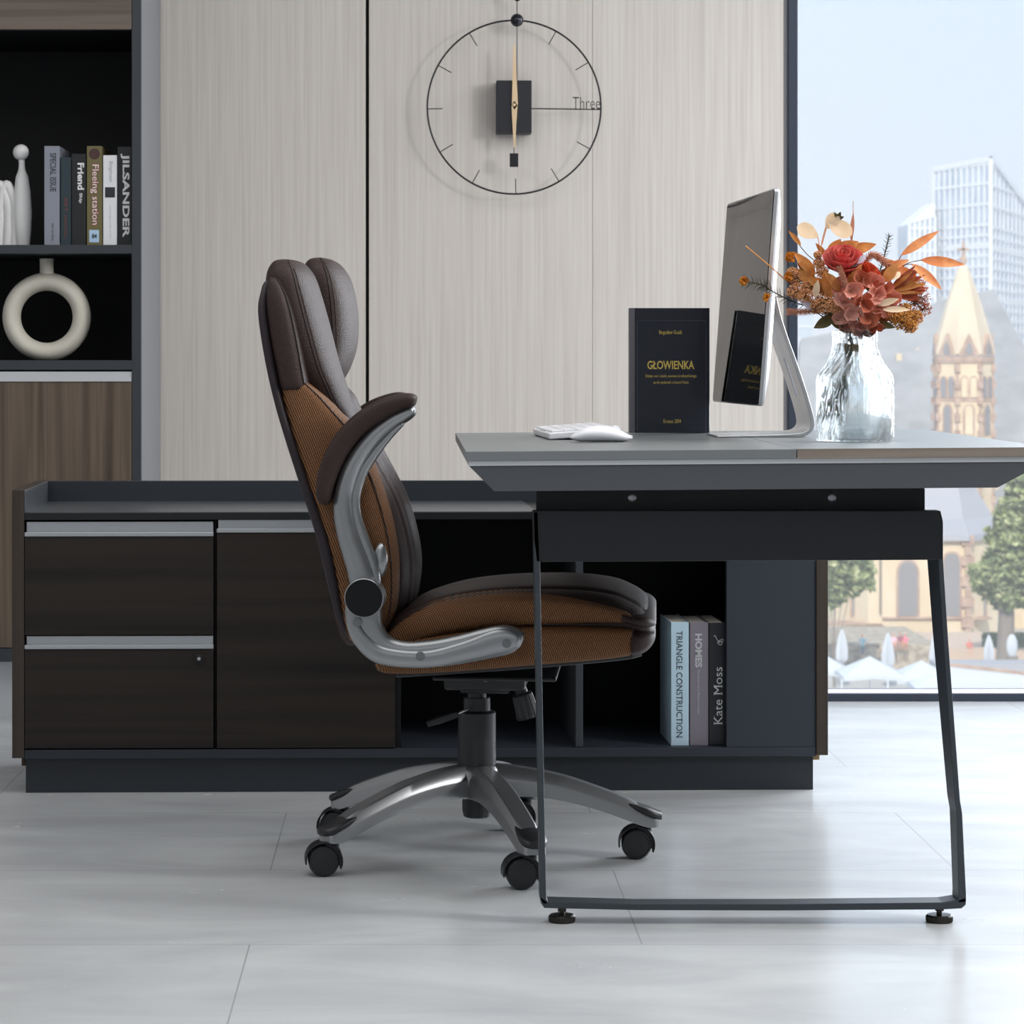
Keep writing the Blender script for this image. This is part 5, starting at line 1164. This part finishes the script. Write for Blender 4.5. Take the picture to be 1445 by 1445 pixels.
MB().box(gx(1245, ZA), ax2, ZA-.25, ZA, gz(873.5, ZA), gz(870.5, ZA)).build('string_course', Mo_brown, cc, smooth=False)
MB().box(gx(1167, ZA), gx(1245, ZA), ZA-.25, ZA+3, gz(882, ZA), gz(879.5, ZA)).build('string_course', Mo_brown, cc, smooth=False)
MB().box(gx(1366, ZA), gx(1400, ZA), ZA-.1, ZA+2, gz(874.5, ZA), gz(871.5, ZA)).build('string_course', Mo_brown, cc, smooth=False)
MB().cyl((gx(1242, ZA), ZA-.2, GZ+3), (gx(1242, ZA), ZA-.2, ze), .1, 8).build('downpipe', Mo_bark, cc)
co = MB(); z = GZ; i = 0
while z < ze: w_ = .3 if i % 2 else .6; co.box(ax2-w_, ax2+w_*.8, ZA-.3, ZA+.5, z, z+.85); z += .9; i += 1
co.build('corner_stones', Mo_brown, cc, smooth=False)
# tower-like transept masonry behind the apse, right
MB().box(gx(1352, 258), gx(1425, 258), 263, 266, GZ, gz(660, 258)).build('transept_wall', Mo_cream, cc, smooth=False)
MB().box(gx(1402, 255), gx(1412, 255), 262, 263.2, GZ, gz(680, 255)).build('buttress', Mo_brown, cc, smooth=False)
# retaining wall, hedge
MB().box(gx(1130, 225), gx(1322, 225), 225, 240, GZ, gz(909, 225)).build('plaza_wall', Mo_wall, smooth=False)
tag(bpy.data.objects['plaza_wall'], 'low rubble stone terrace wall in front of the church', 'wall')
MB().box(gx(1322, 226), gx(1460, 226), 226, 240, GZ, gz(916, 226)).build('terrace', mat('terrace_paving', (200, 178, 160), .9), smooth=False)
tag(bpy.data.objects['terrace'], 'reddish paved terrace before the hedge right of the stone wall', 'terrace')
def foliage(m, cen, rad, n, size, rn, base_gap=0):
    for i in range(n):
        d = Vector((rn.gauss(0, 1), rn.gauss(0, 1), rn.gauss(0, 1))).normalized(); k = rn.uniform(.45, 1)**.5; lump = 1+.16*math.sin(d.x*7+cen.x)+.14*math.sin(d.z*9+d.y*5)
        p = cen+Vector((d.x*rad.x, d.y*rad.y, d.z*rad.z))*k*lump; u = Vector((rn.gauss(0, 1), rn.gauss(0, 1), rn.gauss(0, 1))).normalized(); w_ = u.orthogonal().normalized(); s = size*rn.uniform(.6, 1.4)
        m.add([p-u*s, p+w_*s*.6, p+u*s, p-w_*s*.6], [(0, 1, 2, 3)])
rt_ = random.Random(3)
def tree(label, Z, trunk_px, trunk_w, blobs, base_py, size, n):
    size *= .8; n *= .8
    x = gx(trunk_px, Z); t = thing('tree', label, 'tree', (x, Z, GZ)); m = MB()
    for (a, b, rx, rz_) in blobs: foliage(m, Vector((gx(a, Z), Z, gz(b, Z))), Vector((rx*Z/F, rx*Z/F*.9, rz_*Z/F)), int(n*rx*rz_/400), size, rt_)
    m.build('foliage', Mo_leaf, t, smooth=False)
    top = blobs[0]; tm = MB(); r_ = trunk_w*Z/F/2
    tm.tube([(x, Z, GZ), (x+r_*.2, Z, gz(base_py-40, Z)), (gx(top[0], Z), Z, gz(top[1], Z))], [r_*1.15, r_*.9, r_*.45], 10)
    for (a, b, rx, rz_) in blobs[1:]: tm.tube([(x, Z, gz(base_py-30, Z)), (gx(a, Z), Z, gz(b, Z))], [r_*.5, r_*.25], 7)
    tm.build('trunk', Mo_bark, t)
tree('slim young green tree beside the cabinet edge in front of the church', 215, 1177, 3, [(1178, 800, 32, 34), (1205, 812, 26, 28), (1160, 815, 26, 30), (1196, 785, 30, 22), (1172, 840, 20, 16)], 960, .42, 520)
tree('large full green tree at the right edge of the window', 222, 1418, 24, [(1432, 760, 40, 48), (1412, 810, 38, 34), (1450, 700, 34, 44), (1398, 820, 24, 24), (1460, 810, 40, 40), (1425, 840, 34, 20)], 900, .45, 420)
hg = MB(); rh = random.Random(5); x0_, x1_ = gx(1386, 228), gx(1460, 228); hg.box(x0_+.3, x1_, 227.6, 229, GZ+.5, gz(896, 228))
for i in range(1800): 
    p = Vector((rh.uniform(x0_, x1_), 227.5+rh.uniform(-.2, .3), rh.uniform(gz(922, 228), gz(893, 228)))); u = Vector((rh.gauss(0, 1), rh.gauss(0, .4), rh.gauss(0, 1))).normalized(); w_ = u.orthogonal().normalized(); hg.add([p-u*.2, p+w_*.14, p+u*.2, p-w_*.14], [(0, 1, 2, 3)])
tag(hg.build('hedge', Mo_hedge, smooth=False), 'clipped green hedge below the large tree at the right', 'hedge')
# parasols
def closed_parasol(px, Z, py0, py1, wp, label):
    x = gx(px, Z); z0, z1 = gz(py1, Z), gz(py0, Z); k = Z/F; t = thing('closed_parasol', label, 'parasol', (x, Z, GZ if Z > 224 and 0 else min(z0, GZ+3)), group='closed white parasols')
    m = MB(); ls = []
    for u, r_ in ((0, .5), (.1, .95), (.35, 1), (.6, .8), (.85, .45), (1, .12)):
        ls.append([Vector((x+wp*k/2*r_*(1+.16*(1 if j % 2 else -1))*math.cos(2*PI*j/24), Z+wp*k/2*r_*(1+.16*(1 if j % 2 else -1))*math.sin(2*PI*j/24), z0+(z1-z0)*u)) for j in range(24)])
    m.loops(ls).build('folded_canopy', Mo_canvas, t, angle=20); MB().cyl((x, Z, GZ), (x, Z, z0+.2), .06, 8).build('pole', Mo_tower, t)
closed_parasol(1188, 214, 888, 935, 15, 'closed white parasol nearest the cabinet edge beside the slim tree')
closed_parasol(1253, 214, 893, 942, 16, 'closed white parasol left of the seated people in pink')
closed_parasol(1319, 214, 893, 945, 14, 'closed white parasol next to the right desk leg')
closed_parasol(1395.5, 212, 896, 934, 13, 'closed white parasol in front of the hedge')
def open_parasol(px, Z, peak, eave, wp, label):
    x = gx(px, Z); k = Z/F; h_ = wp*k/2; t = thing('open_parasol', label, 'parasol', (x, Z, GZ), group='open white parasols')
    zp, ze_ = gz(peak, Z), gz(eave, Z); m = MB(); ring = [Vector((x+sx_*h_, Z+sy_*h_, ze_)) for sx_, sy_ in ((-1, -1), (0, -1.04), (1, -1), (1.04, 0), (1, 1), (0, 1.04), (-1, 1), (-1.04, 0))]
    for i, p in enumerate(ring):
        if i % 2: p.z += .18
    n = 8; pk = Vector((x, Z, zp)); vs_ = ring+[p-Vector((0, 0, .28)) for p in ring]+[pk, pk-Vector((0, 0, .15))]; fs = []
    for i in range(n): j = (i+1) % n; fs += [(i, j, 16), (i+8, 17, j+8), (i, i+8, j+8, j)]
    m.add(vs_, fs); m.build('canopy', Mo_canvas, t, smooth=False); MB().cyl((x, Z, GZ), (x, Z, zp), .06, 8).build('pole', Mo_tower, t)
open_parasol(1160, 203, 922, 947, 78, 'open white parasol at the far left, partly hidden by the cabinet')
open_parasol(1227, 198, 926, 951, 86, 'open white parasol in the middle of the left group')
open_parasol(1300, 203, 932, 956, 84, 'open white parasol left of the right desk leg')
open_parasol(1320, 185, 951, 967, 70, 'nearest low open white parasol behind the desk leg')
# big flat awning and terrace table at the right
aw = MB(); Zw = 176; aw.prism([(gx(1338, Zw), Zw, gz(936, Zw)), (gx(1475, Zw), Zw, gz(952, Zw)), (gx(1475, Zw), Zw, gz(956, Zw)), (gx(1338, Zw), Zw, gz(940, Zw))], (0, .5, 0)); aroot = thing('awning', 'large flat white awning roof low at the right of the window', 'awning', (gx(1400, Zw), Zw+7, GZ))
aw.build('roof_edge', Mo_brown, aroot, smooth=False)
MB().prism([(gx(1330, Zw-1), Zw-1, gz(938.5, Zw)), (gx(1480, Zw-1), Zw-1, gz(955, Zw)), (gx(1480, Zw-1), Zw-1, gz(975, Zw)), (gx(1335, Zw-1), Zw-1, gz(972, Zw))], (0, .3, 0)).build('side_sheet', Mo_canvas, aroot, smooth=False)
for q in (1345, 1440): MB().cyl((gx(q, Zw), Zw+1, GZ), (gx(q, Zw), Zw+1, gz(952, Zw)), .08, 8).build('pole', Mo_tower, aroot)
oc = thing('oval_sculpture', 'white oval openwork sculpture at the right window edge by the hedge', 'sculpture', (gx(1427, 214), 214, gz(930, 214)))
MB().ball((gx(1428, 214), 214, gz(912, 214)), (8*214/F, .2, 17*214/F), 20, 12).build('oval_disc', Mo_canvas, oc); MB().box(gx(1421, 214), gx(1436, 214), 213.8, 214.2, GZ, gz(926, 214)).build('stand', Mo_bark, oc, smooth=False)
pr = MB().box(gx(1322, 206), gx(1470, 206), 206, 209, GZ, gz(933, 208)); tag(pr.build('pavilion_roof', Mo_lead, smooth=False), 'grey flat pavilion roof between the awning and the closed parasol', 'roof')
# tiny far people
M_skin = mat('skin', (206, 160, 136), .7)
def person(px, Z, py_seat, pose, top, hair, label, z0=None):
    x = gx(px, Z); z = gz(py_seat, Z) if z0 is None else z0; t = thing('person', label, 'person', (x, Z, z)); m = MB()
    hb_ = .85 if pose == 'stand' else 0
    def T(pts, r): m.tube([Vector((x+a, Z+b, z+c)) for a, b, c in pts], r, 10)
    if pose == 'stand':
        for s in (-1, 1): T([(s*.1, 0, 0), (s*.1, .02, .45), (s*.09, 0, .9)], [.05, .065, .09])
    else:
        for s in (-1, 1): T([(s*.11, -.5, -.42), (s*.11, -.46, .05), (s*.1, 0, .1)], [.045, .07, .09])
    T([(0, 0, hb_+.0), (0, 0, hb_+.2), (0, 0, hb_+.45), (0, -.02, hb_+.58), (0, -.02, hb_+.66)], [.15, .15, .19, .07, .055])
    for s in (-1, 1): T([(s*.2, 0, hb_+.5), (s*.26, -.05, hb_+.25), (s*.16, -.25, hb_+.12)], [.055, .045, .035])
    m.ball((x, Z-.03, z+hb_+.76), (.09, .1, .12), 12, 10); b_ = m.build('body', M_skin, t)
    c = MB(); c.tube([Vector((x, Z, z+hb_+q)) for q in (-.05, .1, .35, .52, .58)], [.18, .17, .21, .17, .09], 12)
    for s in (-1, 1): c.tube([Vector((x+s*.19, Z, z+hb_+.5)), Vector((x+s*.26, Z-.05, z+hb_+.27))], [.07, .06], 8)
    c.build('shirt', top, t); h = MB().ball((x, Z+.02, z+hb_+.80), (.105, .1, .11), 12, 8).build('hair', hair, t)
    if pose == 'stand': 
        q = MB(); [q.tube([Vector((x+s*.1, Z, z+.1)), Vector((x+s*.09, Z, z+.9))], [.08, .11], 8) for s in (-1, 1)]; q.build('trousers', mat('dark_trousers', (90, 98, 112), .9), t)
Mp = lambda n, c: mat(n, c, .9)
H1, H2 = Mp('dark_hair', (90, 76, 70)), Mp('fair_hair', (206, 186, 160))
person(1270, 224.6, 907.5, 'sit', Mp('maroon_shirt', (150, 90, 106), ), H1, 'person with dark hair in maroon top sitting on the stone wall')
person(1277, 224.6, 908.5, 'sit', Mp('pink_shirt', (232, 132, 152)), H2, 'fair haired person in bright pink top sitting on the stone wall')
person(1261, 224.0, 909, 'sit', Mp('pale_pink_shirt', (234, 190, 200)), H2, 'person in pale pink leaning at the left of the seated pair')
person(1217, 219, 930, 'stand', Mp('teal_shirt', (112, 150, 166)), H2, 'person in a teal top standing in front of the stone wall', z0=gz(926, 219))
person(1368, 226.5, 916, 'sit', Mp('red_shirt', (214, 130, 118)), H2, 'person in a red top sitting on the terrace right of the desk leg')

# summer haze lying over the town: a thin even mist between the window and the far buildings
hz = bpy.data.materials.new('haze'); hz.use_nodes = True; hz.node_tree.nodes.remove(hz.node_tree.nodes['Principled BSDF'])
vsn = hz.node_tree.nodes.new('ShaderNodeVolumeScatter'); vsn.inputs['Density'].default_value = .0011; vsn.inputs['Color'].default_value = (.97, .98, 1, 1)
hz.node_tree.links.new(vsn.outputs[0], hz.node_tree.nodes['Material Output'].inputs['Volume'])
hb = MB().box(-60, 720, 30, 760, GZ+.01, 130).build('haze', hz, smooth=False); hb['kind'] = 'stuff'; hb['label'] = 'thin summer haze over the town outside the window'; hb['category'] = 'haze'
